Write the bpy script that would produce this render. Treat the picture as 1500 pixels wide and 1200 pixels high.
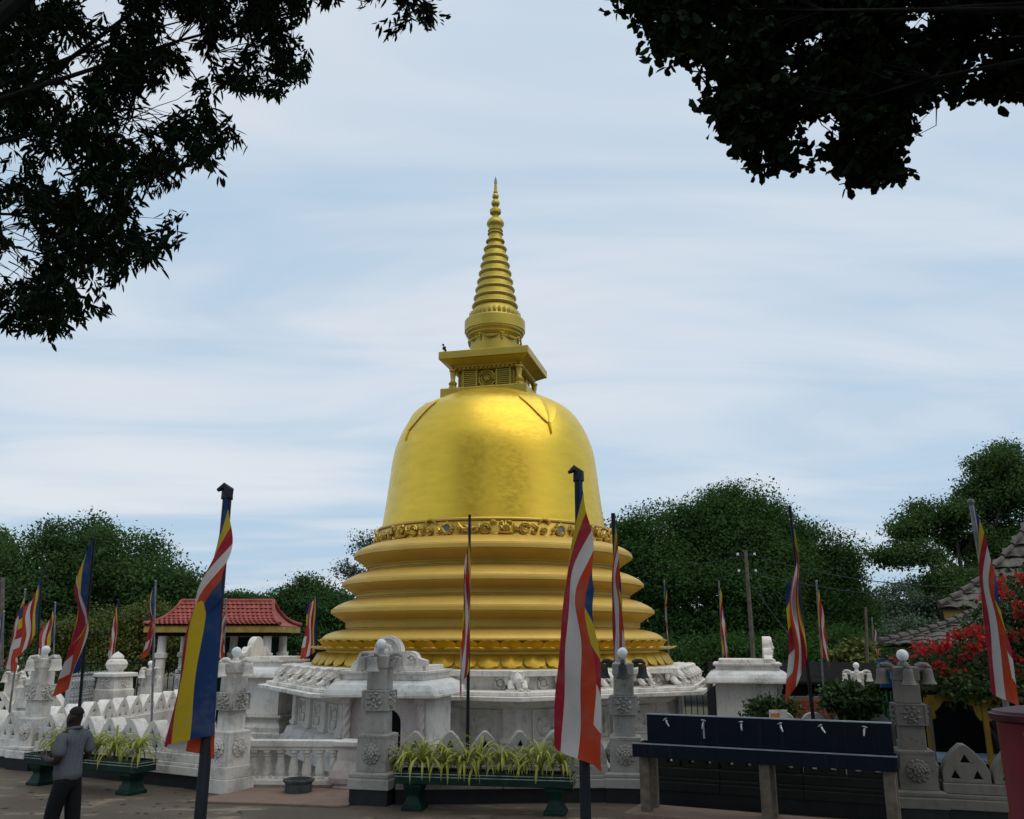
import bpy, bmesh, math, random
import numpy as np
from mathutils import Vector, Matrix, Euler

for o in list(bpy.data.objects):
    bpy.data.objects.remove(o)
SC = bpy.context.scene
COL = SC.collection
R = math.radians
PI = math.pi

# ---------------------------------------------------------------- camera
CAM_H = 2.35
FPX = 1280.0                     # focal length in pixels of a 1500 px wide picture
TILT = R(14.67)
cam_data = bpy.data.cameras.new('camera')
cam_data.sensor_width = 36.0
cam_data.sensor_fit = 'HORIZONTAL'
cam_data.lens = 36.0 * FPX / 1500.0
cam_data.clip_start = 0.1
cam_data.clip_end = 3000.0
cam = bpy.data.objects.new('camera', cam_data)
COL.objects.link(cam)
cam.location = (0, 0, CAM_H)
cam.rotation_euler = (R(90) + TILT, 0, 0)
SC.camera = cam

# ---------------------------------------------------------------- world, sun, exposure
SUN_EL, SUN_AZ = R(66), R(128)    # azimuth clockwise from +Y
world = bpy.data.worlds.new('World')
SC.world = world
world.use_nodes = True
wn = world.node_tree.nodes
wl = world.node_tree.links
wn.clear()
w_out = wn.new('ShaderNodeOutputWorld')
w_bg = wn.new('ShaderNodeBackground')
w_bg.inputs['Strength'].default_value = 0.10
sky = wn.new('ShaderNodeTexSky')
sky.sky_type = 'NISHITA'
sky.sun_disc = False
sky.sun_elevation = SUN_EL
sky.sun_rotation = SUN_AZ
sky.air_density = 1.0
sky.dust_density = 3.0
sky.ozone_density = 1.5
w_tc = wn.new('ShaderNodeTexCoord')
w_sep = wn.new('ShaderNodeSeparateXYZ')
wl.new(w_tc.outputs['Generated'], w_sep.inputs[0])
def wmath(op, a, b=None, clamp=False):
    n = wn.new('ShaderNodeMath'); n.operation = op; n.use_clamp = clamp
    for i, s in enumerate((a, b)):
        if s is None: continue
        if isinstance(s, (int, float)): n.inputs[i].default_value = s
        else: wl.new(s, n.inputs[i])
    return n.outputs[0]
w_zz = wmath('MAXIMUM', wmath('ADD', w_sep.outputs[2], 0.12), 0.05)
w_u = wmath('DIVIDE', w_sep.outputs[0], w_zz)
w_v = wmath('DIVIDE', w_sep.outputs[1], w_zz)
w_comb = wn.new('ShaderNodeCombineXYZ')
wl.new(wmath('MULTIPLY', w_u, 0.42), w_comb.inputs[0])
wl.new(w_v, w_comb.inputs[1])
def wnoise(scale, detail, rough, dist):
    n = wn.new('ShaderNodeTexNoise')
    n.inputs['Scale'].default_value = scale
    n.inputs['Detail'].default_value = detail
    n.inputs['Roughness'].default_value = rough
    n.inputs['Distortion'].default_value = dist
    wl.new(w_comb.outputs[0], n.inputs['Vector'])
    return n.outputs['Fac']
cl1 = wnoise(0.62, 4, 0.5, 0.6)
cl2 = wnoise(1.7, 5, 0.55, 0.9)
w_f = wmath('ADD', wmath('MULTIPLY', cl1, 0.7), wmath('MULTIPLY', cl2, 0.3))
w_r = wn.new('ShaderNodeMapRange')
w_r.interpolation_type = 'SMOOTHSTEP'
w_r.inputs['From Min'].default_value = 0.40
w_r.inputs['From Max'].default_value = 0.61
w_r.inputs['To Min'].default_value = 0.0
w_r.inputs['To Max'].default_value = 1.0
wl.new(w_f, w_r.inputs['Value'])
# a veil of high cloud everywhere (blue grey), brighter streaks where the noise is high
veil = wn.new('ShaderNodeMix'); veil.data_type = 'RGBA'
veil.inputs['A'].default_value = (4.2, 5.7, 7.2, 1)
veil.inputs['B'].default_value = (7.0, 7.4, 7.9, 1)
wl.new(w_r.outputs[0], veil.inputs['Factor'])
mixs = wn.new('ShaderNodeMix'); mixs.data_type = 'RGBA'
mixs.inputs['Factor'].default_value = 0.86
wl.new(sky.outputs['Color'], mixs.inputs['A'])
wl.new(veil.outputs['Result'], mixs.inputs['B'])
wl.new(mixs.outputs['Result'], w_bg.inputs['Color'])
wl.new(w_bg.outputs[0], w_out.inputs[0])

sun_d = bpy.data.lights.new('sun', 'SUN')
sun_d.energy = 1.3
sun_d.angle = R(70)
sun_d.color = (1.0, 0.95, 0.86)
sun = bpy.data.objects.new('sun', sun_d)
COL.objects.link(sun)
sun_dir = Vector((math.sin(SUN_AZ) * math.cos(SUN_EL), math.cos(SUN_AZ) * math.cos(SUN_EL), math.sin(SUN_EL)))
sun.rotation_euler = sun_dir.to_track_quat('Z', 'Y').to_euler()
sun.location = (0, 0, 40)

SC.view_settings.view_transform = 'Standard'
SC.view_settings.look = 'None'
SC.view_settings.exposure = 0.20
SC.view_settings.gamma = 1.0
SC.view_settings.use_curve_mapping = False
SC.render.engine = 'CYCLES'
SC.cycles.use_denoising = True
SC.cycles.max_bounces = 6
SC.cycles.diffuse_bounces = 3
SC.cycles.transparent_max_bounces = 6
SC.cycles.caustics_reflective = False
SC.cycles.caustics_refractive = False

# ---------------------------------------------------------------- helpers
def ray(x, y):
    u = (x - 750.0) / FPX
    v = (600.0 - y) / FPX
    c, s = math.cos(TILT), math.sin(TILT)
    k = c - v * s
    return u / k, (s + v * c) / k          # X per metre of Y, Z per metre of Y
def at(x, y, D):
    a, b = ray(x, y)
    return Vector((a * D, D, CAM_H + b * D))

class MB:
    """collects primitives into one mesh"""
    def __init__(self):
        self.v = []; self.f = []; self.sm = []
    def add(self, vs, fs, M=None, smooth=False):
        b = len(self.v)
        if M is not None:
            vs = [M @ Vector(p) for p in vs]
        self.v += [tuple(p) for p in vs]
        self.f += [tuple(i + b for i in f) for f in fs]
        self.sm += [smooth] * len(fs)
        return self
    def box(self, c, s, M=None, top=1.0):
        x, y, z = c; a, b, h = s[0] / 2, s[1] / 2, s[2] / 2
        t = top
        vs = [(x-a,y-b,z-h),(x+a,y-b,z-h),(x+a,y+b,z-h),(x-a,y+b,z-h),
              (x-a*t,y-b*t,z+h),(x+a*t,y-b*t,z+h),(x+a*t,y+b*t,z+h),(x-a*t,y+b*t,z+h)]
        fs = [(3,2,1,0),(4,5,6,7),(0,1,5,4),(1,2,6,5),(2,3,7,6),(3,0,4,7)]
        return self.add(vs, fs, M)
    def stack(self, secs, M=None):
        """square-section stack: list of (halfx, halfy, z)"""
        vs = []; fs = []
        for a, b, z in secs:
            vs += [(-a,-b,z),(a,-b,z),(a,b,z),(-a,b,z)]
        n = len(secs)
        fs.append((3,2,1,0))
        for i in range(n-1):
            for k in range(4):
                k2 = (k+1) % 4
                fs.append((i*4+k, i*4+k2, i*4+4+k2, i*4+4+k))
        fs.append(tuple((n-1)*4+k for k in range(4)))
        return self.add(vs, fs, M)
    def lathe(self, prof, n=24, M=None, smooth=True, ang0=0.0, caps=True):
        vs = []; fs = []
        m = len(prof)
        for r, z in prof:
            for k in range(n):
                a = ang0 + 2*PI*k/n
                vs.append((r*math.cos(a), r*math.sin(a), z))
        for i in range(m-1):
            for k in range(n):
                k2 = (k+1) % n
                fs.append((i*n+k, i*n+k2, (i+1)*n+k2, (i+1)*n+k))
        self.add(vs, fs, M, smooth)
        if caps:
            b = []
            if prof[0][0] > 1e-4: b.append(tuple(reversed(range(n))))
            if prof[-1][0] > 1e-4: b.append(tuple((m-1)*n+k for k in range(n)))
            if b:
                off = len(self.v) - len(vs)
                self.f += [tuple(i+off for i in f) for f in b]
                self.sm += [False]*len(b)
        return self
    def sphere(self, c, r, n=12, M=None, sz=1.0):
        m = n//2
        prof = [(max(r*math.sin(PI*i/m), 0.0005), -r*sz*math.cos(PI*i/m)) for i in range(m+1)]
        T = Matrix.Translation(c)
        return self.lathe(prof, n, (M @ T) if M is not None else T)
    def tube(self, pts, rad, n=6, M=None, smooth=True):
        pts = [Vector(p) for p in pts]
        if isinstance(rad, (int, float)): rad = [rad]*len(pts)
        vs = []; fs = []
        up = Vector((0.13, 0.21, 0.97))
        for i, p in enumerate(pts):
            d = (pts[min(i+1, len(pts)-1)] - pts[max(i-1, 0)])
            if d.length < 1e-9: d = Vector((0,0,1))
            d.normalize()
            ref = up if abs(d.dot(up)) < 0.95 else Vector((1,0,0))
            a = d.cross(ref).normalized(); b = d.cross(a).normalized()
            for k in range(n):
                t = 2*PI*k/n
                vs.append(p + a*(rad[i]*math.cos(t)) + b*(rad[i]*math.sin(t)))
        for i in range(len(pts)-1):
            for k in range(n):
                k2 = (k+1) % n
                fs.append((i*n+k, (i+1)*n+k, (i+1)*n+k2, i*n+k2))
        fs.append(tuple(range(n))); fs.append(tuple(reversed(range((len(pts)-1)*n, len(pts)*n))))
        return self.add(vs, fs, M, smooth)
    def prism(self, poly, d0, d1, M=None, axis='z'):
        """extrude a 2D polygon (ccw); axis z: poly in xy; axis y: poly in xz"""
        n = len(poly)
        if axis == 'z':
            vs = [(a,b,d0) for a,b in poly] + [(a,b,d1) for a,b in poly]
        else:
            vs = [(a,d1,b) for a,b in poly] + [(a,d0,b) for a,b in poly]
        fs = [tuple(reversed(range(n))), tuple(range(n, 2*n))]
        for k in range(n):
            k2 = (k+1) % n
            fs.append((k, k2, n+k2, n+k))
        return self.add(vs, fs, M)
    def mesh(self, name, mat):
        me = bpy.data.meshes.new(name)
        me.from_pydata(self.v, [], self.f)
        me.polygons.foreach_set('use_smooth', self.sm)
        me.materials.append(mat)
        me.update()
        if any(self.sm): me.set_sharp_from_angle(angle=R(34))
        return me
    def build(self, name, mat, parent=None, M=None, bevel=0, seg=2):
        return obj(name, self.mesh(name, mat), parent, M, bevel, seg)

def obj(name, me, parent=None, M=None, bevel=0, seg=2):
    o = bpy.data.objects.new(name, me)
    COL.objects.link(o)
    if parent is not None: o.parent = parent
    if M is not None: o.matrix_basis = M
    if bevel:
        b = o.modifiers.new('bevel', 'BEVEL')
        b.width = bevel; b.segments = seg; b.limit_method = 'ANGLE'; b.angle_limit = R(40)
    return o
def tag(o, label=None, cat=None, group=None, kind=None):
    if label: o['label'] = label
    if cat: o['category'] = cat
    if group: o['group'] = group
    if kind: o['kind'] = kind
    return o
def thing(name, label, cat, loc=(0,0,0), rotz=0.0, group=None):
    o = bpy.data.objects.new(name, None)
    COL.objects.link(o)
    o.empty_display_size = 0.2
    o.location = loc; o.rotation_euler = (0, 0, rotz)
    return tag(o, label, cat, group)
def T(x, y, z): return Matrix.Translation((x, y, z))
def RZ(a): return Matrix.Rotation(a, 4, 'Z')
def RX(a): return Matrix.Rotation(a, 4, 'X')
def RY(a): return Matrix.Rotation(a, 4, 'Y')
def S3(x, y, z): return Matrix.Diagonal((x, y, z, 1))

def plate(name, loops, thick, mat):
    """flat plate with holes: loops[0] outline, the rest holes, drawn in x,z; thickness along y, centred"""
    cu = bpy.data.curves.new(name, 'CURVE')
    cu.dimensions = '2D'; cu.fill_mode = 'BOTH'; cu.extrude = thick/2
    for lp in loops:
        sp = cu.splines.new('POLY')
        sp.points.add(len(lp)-1)
        for i, (a, b) in enumerate(lp): sp.points[i].co = (a, b, 0, 1)
        sp.use_cyclic_u = True
    o = bpy.data.objects.new(name, cu)
    COL.objects.link(o)
    dg = bpy.context.evaluated_depsgraph_get()
    me = bpy.data.meshes.new_from_object(o.evaluated_get(dg))
    bpy.data.objects.remove(o); bpy.data.curves.remove(cu)
    me.name = name
    me.transform(RX(R(90)))
    bm = bmesh.new(); bm.from_mesh(me)
    bmesh.ops.remove_doubles(bm, verts=bm.verts, dist=0.0004)
    bmesh.ops.recalc_face_normals(bm, faces=bm.faces)
    bm.to_mesh(me); bm.free()
    me.materials.clear(); me.materials.append(mat)
    return me

# ---------------------------------------------------------------- materials
MAT = {}
def ramp(nt, fac, stops, interp='LINEAR'):
    r = nt.nodes.new('ShaderNodeValToRGB')
    r.color_ramp.interpolation = interp
    e = r.color_ramp.elements
    while len(e) > 1: e.remove(e[-1])
    e[0].position = stops[0][0]; e[0].color = (*stops[0][1], 1)
    for p, c in stops[1:]:
        q = e.new(p); q.color = (*c, 1)
    nt.links.new(fac, r.inputs[0])
    return r.outputs[0]
def noise(nt, scale, detail=4, rough=0.55, vec=None, stretch=None, coord='Object', dist=0.0):
    tc = nt.nodes.new('ShaderNodeTexCoord')
    n = nt.nodes.new('ShaderNodeTexNoise')
    n.inputs['Scale'].default_value = scale
    n.inputs['Detail'].default_value = detail
    n.inputs['Roughness'].default_value = rough
    n.inputs['Distortion'].default_value = dist
    src = tc.outputs[coord] if vec is None else vec
    if stretch:
        m = nt.nodes.new('ShaderNodeMapping'); m.inputs['Scale'].default_value = stretch
        nt.links.new(src, m.inputs[0]); src = m.outputs[0]
    nt.links.new(src, n.inputs['Vector'])
    return n.outputs['Fac']
def world_pos(nt):
    return nt.nodes.new('ShaderNodeNewGeometry').outputs['Position']
def mixc(nt, fac, a, b, mode='MIX'):
    m = nt.nodes.new('ShaderNodeMix'); m.data_type = 'RGBA'; m.blend_type = mode
    for key, s in (('Factor', fac), ('A', a), ('B', b)):
        if isinstance(s, (int, float)): m.inputs[key].default_value = s
        elif isinstance(s, tuple): m.inputs[key].default_value = (*s, 1)
        else: nt.links.new(s, m.inputs[key])
    return m.outputs['Result']
def rng(nt, val, a, b, c=0.0, d=1.0):
    m = nt.nodes.new('ShaderNodeMapRange'); m.interpolation_type = 'SMOOTHSTEP'
    m.inputs['From Min'].default_value = a; m.inputs['From Max'].default_value = b
    m.inputs['To Min'].default_value = c; m.inputs['To Max'].default_value = d
    nt.links.new(val, m.inputs['Value'])
    return m.outputs[0]
def newmat(name, rough=0.7, metal=0.0, spec=0.5):
    m = bpy.data.materials.new(name); m.use_nodes = True
    nt = m.node_tree
    b = nt.nodes['Principled BSDF']
    b.inputs['Roughness'].default_value = rough
    b.inputs['Metallic'].default_value = metal
    b.inputs['Specular IOR Level'].default_value = spec
    MAT[name] = m
    return m, nt, b
def bump(nt, b, h, strength=0.3, dist=0.02):
    n = nt.nodes.new('ShaderNodeBump')
    n.inputs['Strength'].default_value = strength; n.inputs['Distance'].default_value = dist
    nt.links.new(h, n.inputs['Height']); nt.links.new(n.outputs[0], b.inputs['Normal'])
def simple(name, col, rough=0.7, metal=0.0, var=0.25, scale=6.0, bmp=0.0, spec=0.22):
    m, nt, b = newmat(name, rough, metal, spec)
    f = noise(nt, scale, 5, 0.6, vec=world_pos(nt))
    lo = tuple(c*(1-var) for c in col); hi = tuple(min(1, c*(1+var)) for c in col)
    nt.links.new(ramp(nt, f, [(0.3, lo), (0.7, hi)]), b.inputs['Base Color'])
    if bmp: bump(nt, b, noise(nt, scale*6, 4, vec=world_pos(nt)), bmp, 0.01)
    return m
def weathered(name, col, grime, amount=0.5, rough=0.8, streak=0.6, scale=1.0):
    """painted masonry with soft mould blotches and rain streaks"""
    m, nt, b = newmat(name, rough, 0, 0.25)
    wp = world_pos(nt)
    n1 = noise(nt, 1.3*scale, 6, 0.62, vec=wp)
    n2 = noise(nt, 11*scale, 5, 0.65, vec=wp)
    n3 = noise(nt, 1.0*scale, 4, 0.55, vec=wp, stretch=(11, 11, 0.5))
    base = ramp(nt, n2, [(0.25, tuple(c*0.90 for c in col)), (0.6, col)])
    g = rng(nt, n1, 0.52-0.10*amount, 0.86-0.12*amount, 0.0, 0.85)
    gs = rng(nt, n3, 0.50, 0.80, 0.0, streak*0.8)
    c1 = mixc(nt, g, base, tuple(0.55*g_+0.45*c_*0.7 for g_, c_ in zip(grime, col)))
    c2 = mixc(nt, gs, c1, tuple(0.5*(g_+c_*0.6) for g_, c_ in zip(grime, col)))
    # black mould: speckles gathered where the big blotches are
    n4 = noise(nt, 30*scale, 4, 0.75, vec=wp)
    n5 = noise(nt, 2.6*scale, 6, 0.7, vec=wp)
    sp = rng(nt, n4, 0.47, 0.66)
    mk = rng(nt, n5, 0.56-0.12*amount, 0.70)
    mm = nt.nodes.new('ShaderNodeMath'); mm.operation = 'MULTIPLY'
    nt.links.new(sp, mm.inputs[0]); nt.links.new(mk, mm.inputs[1])
    nt.links.new(mixc(nt, mm.outputs[0], c2, tuple(0.6*g_ for g_ in grime)), b.inputs['Base Color'])
    bump(nt, b, n2, 0.3, 0.012)
    return m
weathered('white_stone', (0.77, 0.725, 0.66), (0.15, 0.145, 0.125), 0.9, streak=0.75)
weathered('white_clean', (0.77, 0.73, 0.675), (0.24, 0.23, 0.20), 0.65, streak=0.6)
weathered('shaded_grey_stone', (0.20, 0.185, 0.16), (0.10, 0.10, 0.085), 0.75)  # canopy shade is put into this grey, besides the grime
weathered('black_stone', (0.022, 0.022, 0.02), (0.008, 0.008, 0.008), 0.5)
weathered('pink_stone', (0.66, 0.57, 0.53), (0.32, 0.27, 0.24), 0.4)
weathered('roof_stone', (0.70, 0.69, 0.67), (0.17, 0.17, 0.155), 0.95, streak=0.2)
weathered('black_plinth', (0.016, 0.019, 0.019), (0.05, 0.05, 0.045), 0.5, rough=0.6)
weathered('dark_bell', (0.045, 0.05, 0.05), (0.14, 0.14, 0.13), 0.4)
weathered('carved_grey', (0.42, 0.43, 0.43), (0.16, 0.17, 0.17), 0.6)
weathered('threshold', (0.25, 0.165, 0.125), (0.12, 0.09, 0.07), 0.4, streak=0.0)
simple('green_paint', (0.005, 0.026, 0.019), 0.5, 0, 0.4, 4, 0, 0.2)
simple('white_line', (0.30, 0.34, 0.32), 0.6, 0, 0.5, 8)
def navy():
    m, nt, b = newmat('navy_panel', 0.5, 0, 0.15)
    wp = world_pos(nt)
    st = noise(nt, 1.0, 5, 0.6, vec=wp, stretch=(14, 14, 0.8))
    bl = noise(nt, 2.2, 5, 0.65, vec=wp)
    c = ramp(nt, bl, [(0.3, (0.0035, 0.006, 0.012)), (0.7, (0.006, 0.010, 0.019))])
    c = mixc(nt, rng(nt, st, 0.56, 0.74, 0.0, 0.35), c, (0.035, 0.042, 0.052))
    nt.links.new(c, b.inputs['Base Color'])
    nt.links.new(rng(nt, bl, 0.3, 0.7, 0.35, 0.65), b.inputs['Roughness'])
navy()
simple('steel_edge', (0.42, 0.46, 0.50), 0.3, 0.9, 0.2, 9)
simple('chrome', (0.45, 0.46, 0.52), 0.35, 0.7, 0.2, 20)
simple('concrete_leg', (0.16, 0.13, 0.098), 0.85, 0, 0.35, 9, 0.3)
simple('pole_dark', (0.007, 0.009, 0.013), 0.5, 0.0, 0.4, 5)
simple('pole_grey', (0.20, 0.21, 0.22), 0.45, 0.5, 0.4, 8)
simple('wood_pole', (0.11, 0.092, 0.075), 0.8, 0, 0.35, 5)
simple('globe', (0.82, 0.84, 0.85), 0.18, 0, 0.05, 3)
simple('bark', (0.055, 0.045, 0.036), 0.9, 0, 0.4, 6, 0.6)
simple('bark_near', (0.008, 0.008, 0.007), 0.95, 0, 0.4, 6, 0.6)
simple('dark_void', (0.006, 0.006, 0.008), 0.9, 0, 0.3, 3)  # near-black for shade in hollows and interiors, and for dark joints
simple('tile_red', (0.26, 0.060, 0.046), 0.55, 0, 0.38, 5)
simple('tile_brown', (0.105, 0.095, 0.085), 0.75, 0, 0.45, 4, 0.3)
simple('fascia_yellow', (0.33, 0.235, 0.055), 0.7, 0, 0.3, 4)
simple('arch_yellow', (0.24, 0.145, 0.014), 0.6, 0, 0.3, 4)
simple('brick_red', (0.26, 0.075, 0.045), 0.85, 0, 0.3, 12)
simple('blue_tarp', (0.32, 0.45, 0.58), 0.5, 0, 0.2, 3)
simple('blue_board', (0.02, 0.11, 0.32), 0.5, 0, 0.2, 3)
simple('green_rail', (0.03, 0.20, 0.05), 0.5, 0, 0.3, 5)
simple('post_red', (0.135, 0.005, 0.012), 0.5, 0, 0.2, 5, 0, 0.3)
simple('post_lid', (0.06, 0.014, 0.017), 0.5, 0, 0.4, 7)
simple('plate_grey', (0.085, 0.095, 0.095), 0.5, 0.2, 0.3, 30)
simple('skin', (0.024, 0.014, 0.010), 0.55, 0, 0.15, 12)
simple('hair_black', (0.010, 0.009, 0.009), 0.7, 0, 0.3, 30)
simple('trousers', (0.005, 0.005, 0.007), 0.8, 0, 0.3, 8)
simple('bird_black', (0.012, 0.013, 0.016), 0.6, 0, 0.3, 30)
simple('wire', (0.02, 0.02, 0.022), 0.6, 0, 0.1, 3)
simple('soil', (0.035, 0.024, 0.016), 0.95, 0, 0.4, 20)
simple('basin_stone', (0.075, 0.08, 0.08), 0.85, 0, 0.45, 9, 0.4)
simple('mirror_disc', (0.20, 0.235, 0.29), 0.35, 0.3, 0.25, 5)
simple('insulator', (0.6, 0.6, 0.6), 0.4, 0, 0.1, 5)

def gold(name, col, rough, metal, streak=True):
    m, nt, b = newmat(name, rough, metal, 0.5)
    wp = world_pos(nt)
    n1 = noise(nt, 1.4, 6, 0.6, vec=wp, stretch=(1, 1, 3.2))
    n2 = noise(nt, 7.0, 5, 0.65, vec=wp, stretch=(1, 1, 2.0))
    c = ramp(nt, n1, [(0.3, tuple(x*0.90 for x in col)), (0.7, tuple(min(1, x*1.06) for x in col))])
    # tarnish flecks
    n5 = noise(nt, 1.6, 6, 0.65, vec=wp, stretch=(1, 1, 2.5))
    fl = rng(nt, n5, 0.60, 0.82, 0.0, 0.32)
    c2 = mixc(nt, fl, c, tuple(x*0.45 for x in col))
    nt.links.new(c2, b.inputs['Base Color'])
    nt.links.new(rng(nt, n2, 0.3, 0.75, rough-0.07, rough+0.12), b.inputs['Roughness'])
    bump(nt, b, n2, 0.07, 0.03)
    return m
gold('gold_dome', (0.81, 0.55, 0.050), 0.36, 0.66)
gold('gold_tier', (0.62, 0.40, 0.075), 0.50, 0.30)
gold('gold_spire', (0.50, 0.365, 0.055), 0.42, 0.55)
gold('gold_lotus', (0.58, 0.37, 0.035), 0.42, 0.55)
gold('gold_relief', (0.62, 0.40, 0.07), 0.38, 0.65)

def leafmat(name, c_lo, c_hi, trans=0.25, rough=0.5, spec=0.15):
    m, nt, b = newmat(name, rough, 0, spec)
    g = nt.nodes.new('ShaderNodeNewGeometry')
    c = ramp(nt, g.outputs['Random Per Island'], [(0.0, c_lo), (1.0, c_hi)])
    n = noise(nt, 0.35, 3, 0.5, vec=g.outputs['Position'])
    c = mixc(nt, rng(nt, n, 0.35, 0.7, 0.0, 0.45), c, tuple(x*0.55 for x in c_hi))
    nt.links.new(c, b.inputs['Base Color'])
    tr = nt.nodes.new('ShaderNodeBsdfTranslucent')
    nt.links.new(mixc(nt, 0.5, c, (0.10, 0.16, 0.02)), tr.inputs['Color'])
    mx = nt.nodes.new('ShaderNodeMixShader'); mx.inputs[0].default_value = trans
    nt.links.new(b.outputs[0], mx.inputs[1]); nt.links.new(tr.outputs[0], mx.inputs[2])
    nt.links.new(mx.outputs[0], nt.nodes['Material Output'].inputs[0])
    return m
leafmat('leaf_far', (0.030, 0.068, 0.024), (0.062, 0.122, 0.040), 0.3, 0.8, 0.06)
leafmat('leaf_yellow', (0.050, 0.070, 0.014), (0.125, 0.135, 0.030))
leafmat('leaf_open', (0.036, 0.078, 0.026), (0.074, 0.135, 0.042), 0.35, 0.8, 0.06)
leafmat('leaf_dense', (0.024, 0.064, 0.020), (0.052, 0.118, 0.032), 0.3, 0.8, 0.06)
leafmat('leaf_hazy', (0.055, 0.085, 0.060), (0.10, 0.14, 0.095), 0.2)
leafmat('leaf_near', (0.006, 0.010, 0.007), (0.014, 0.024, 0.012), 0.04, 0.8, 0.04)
leafmat('leaf_shrub', (0.014, 0.034, 0.011), (0.042, 0.085, 0.022), 0.2, 0.4)
leafmat('leaf_bougain', (0.020, 0.040, 0.012), (0.055, 0.090, 0.022), 0.25)
leafmat('bract_red', (0.38, 0.006, 0.016), (0.80, 0.035, 0.060), 0.3)
leafmat('leaf_spider', (0.22, 0.27, 0.022), (0.62, 0.60, 0.15), 0.3, 0.4)

def flag_mat():
    m, nt, b = newmat('flag_cloth', 0.85, 0, 0.2)
    uv = nt.nodes.new('ShaderNodeUVMap')
    sep = nt.nodes.new('ShaderNodeSeparateXYZ'); nt.links.new(uv.outputs[0], sep.inputs[0])
    BL, YE, RE, WH, OR = (0.012, 0.042, 0.14), (0.50, 0.37, 0.018), (0.33, 0.016, 0.035), (0.56, 0.53, 0.52), (0.44, 0.050, 0.018)
    s = 1/6
    a = ramp(nt, sep.outputs[0], [(0, BL), (s, YE), (2*s, RE), (3*s, WH), (4*s, OR), (5*s, OR)], 'CONSTANT')
    comp = ramp(nt, sep.outputs[1], [(0, BL), (.2, YE), (.4, RE), (.6, WH), (.8, OR)], 'CONSTANT')
    gt = nt.nodes.new('ShaderNodeMath'); gt.operation = 'GREATER_THAN'; gt.inputs[1].default_value = 5*s
    nt.links.new(sep.outputs[0], gt.inputs[0])
    c = mixc(nt, gt.outputs[0], a, comp)
    # faded and dusty in places
    f = noise(nt, 5, 5, 0.6, vec=world_pos(nt))
    c = mixc(nt, rng(nt, f, 0.4, 0.8, 0.0, 0.22), c, (0.30, 0.26, 0.22))
    nt.links.new(c, b.inputs['Base Color'])
    bump(nt, b, noise(nt, 14, 4, 0.6, vec=world_pos(nt)), 0.35, 0.02)
    tr = nt.nodes.new('ShaderNodeBsdfTranslucent'); nt.links.new(c, tr.inputs['Color'])
    mx = nt.nodes.new('ShaderNodeMixShader'); mx.inputs[0].default_value = 0.38
    nt.links.new(b.outputs[0], mx.inputs[1]); nt.links.new(tr.outputs[0], mx.inputs[2])
    nt.links.new(mx.outputs[0], nt.nodes['Material Output'].inputs[0])
flag_mat()

def asphalt():
    m, nt, b = newmat('asphalt', 0.85, 0, 0.4)
    wp = world_pos(nt)
    fine = noise(nt, 60, 4, 0.7, vec=wp)
    big = noise(nt, 0.55, 5, 0.6, vec=wp, dist=0.5)
    mid = noise(nt, 1.6, 6, 0.65, vec=wp, stretch=(0.55, 1.6, 1))
    c = ramp(nt, fine, [(0.3, (0.060, 0.045, 0.031)), (0.7, (0.125, 0.094, 0.066))])
    c = mixc(nt, rng(nt, big, 0.4, 0.65, 0.0, 0.65), c, (0.16, 0.125, 0.088))
    c = mixc(nt, rng(nt, mid, 0.55, 0.66, 0.0, 0.75), c, (0.34, 0.265, 0.18))
    nt.links.new(c, b.inputs['Base Color'])
    bump(nt, b, fine, 0.5, 0.01)
    m, nt, b = newmat('court_ground', 0.9, 0, 0.3)
    wp = world_pos(nt)
    n1 = noise(nt, 0.25, 6, 0.65, vec=wp)
    n2 = noise(nt, 12, 4, 0.7, vec=wp)
    c = ramp(nt, n1, [(0.35, (0.05, 0.075, 0.03)), (0.55, (0.14, 0.11, 0.075)), (0.75, (0.21, 0.175, 0.13))])
    c = mixc(nt, rng(nt, n2, 0.3, 0.7, 0.0, 0.5), c, (0.07, 0.06, 0.04))
    nt.links.new(c, b.inputs['Base Color'])
    bump(nt, b, n2, 0.4, 0.03)
    m, nt, b = newmat('paving', 0.85, 0, 0.3)
    wp = world_pos(nt)
    c = ramp(nt, noise(nt, 3, 6, 0.65, vec=wp), [(0.3, (0.11, 0.10, 0.085)), (0.7, (0.22, 0.20, 0.175))])
    nt.links.new(c, b.inputs['Base Color'])
asphalt()
def shirt():
    m, nt, b = newmat('shirt', 0.9, 0, 0.2)
    wp = world_pos(nt)
    sep = nt.nodes.new('ShaderNodeSeparateXYZ'); nt.links.new(wp, sep.inputs[0])
    w = nt.nodes.new('ShaderNodeTexWave'); w.inputs['Scale'].default_value = 14; w.bands_direction = 'Z'
    nt.links.new(wp, w.inputs[0])
    w2 = nt.nodes.new('ShaderNodeTexWave'); w2.inputs['Scale'].default_value = 14; w2.bands_direction = 'X'
    nt.links.new(wp, w2.inputs[0])
    a = nt.nodes.new('ShaderNodeMath'); a.operation = 'ADD'
    nt.links.new(w.outputs['Fac'], a.inputs[0]); nt.links.new(w2.outputs['Fac'], a.inputs[1])
    c = ramp(nt, rng(nt, a.outputs[0], 0.2, 1.8), [(0.2, (0.095, 0.10, 0.118)), (0.8, (0.115, 0.120, 0.140))])
    nt.links.new(c, b.inputs['Base Color'])
    bump(nt, b, noise(nt, 9, 4, 0.6, vec=wp), 0.5, 0.03)
shirt()
M_ = MAT
weathered('dirty_stone', (0.40, 0.38, 0.35), (0.15, 0.145, 0.125), 0.75)
# ================================================================ SETTING
# far ground: one sheet to the horizon (courtyard level, 0.6 m below the forecourt)
g = MB()
g.add([(-900, -300, -0.6), (900, -300, -0.6), (900, 1500, -0.6), (-900, 1500, -0.6)], [(0, 1, 2, 3)])
tag(g.build('ground', M_['court_ground']), kind='structure')
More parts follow.
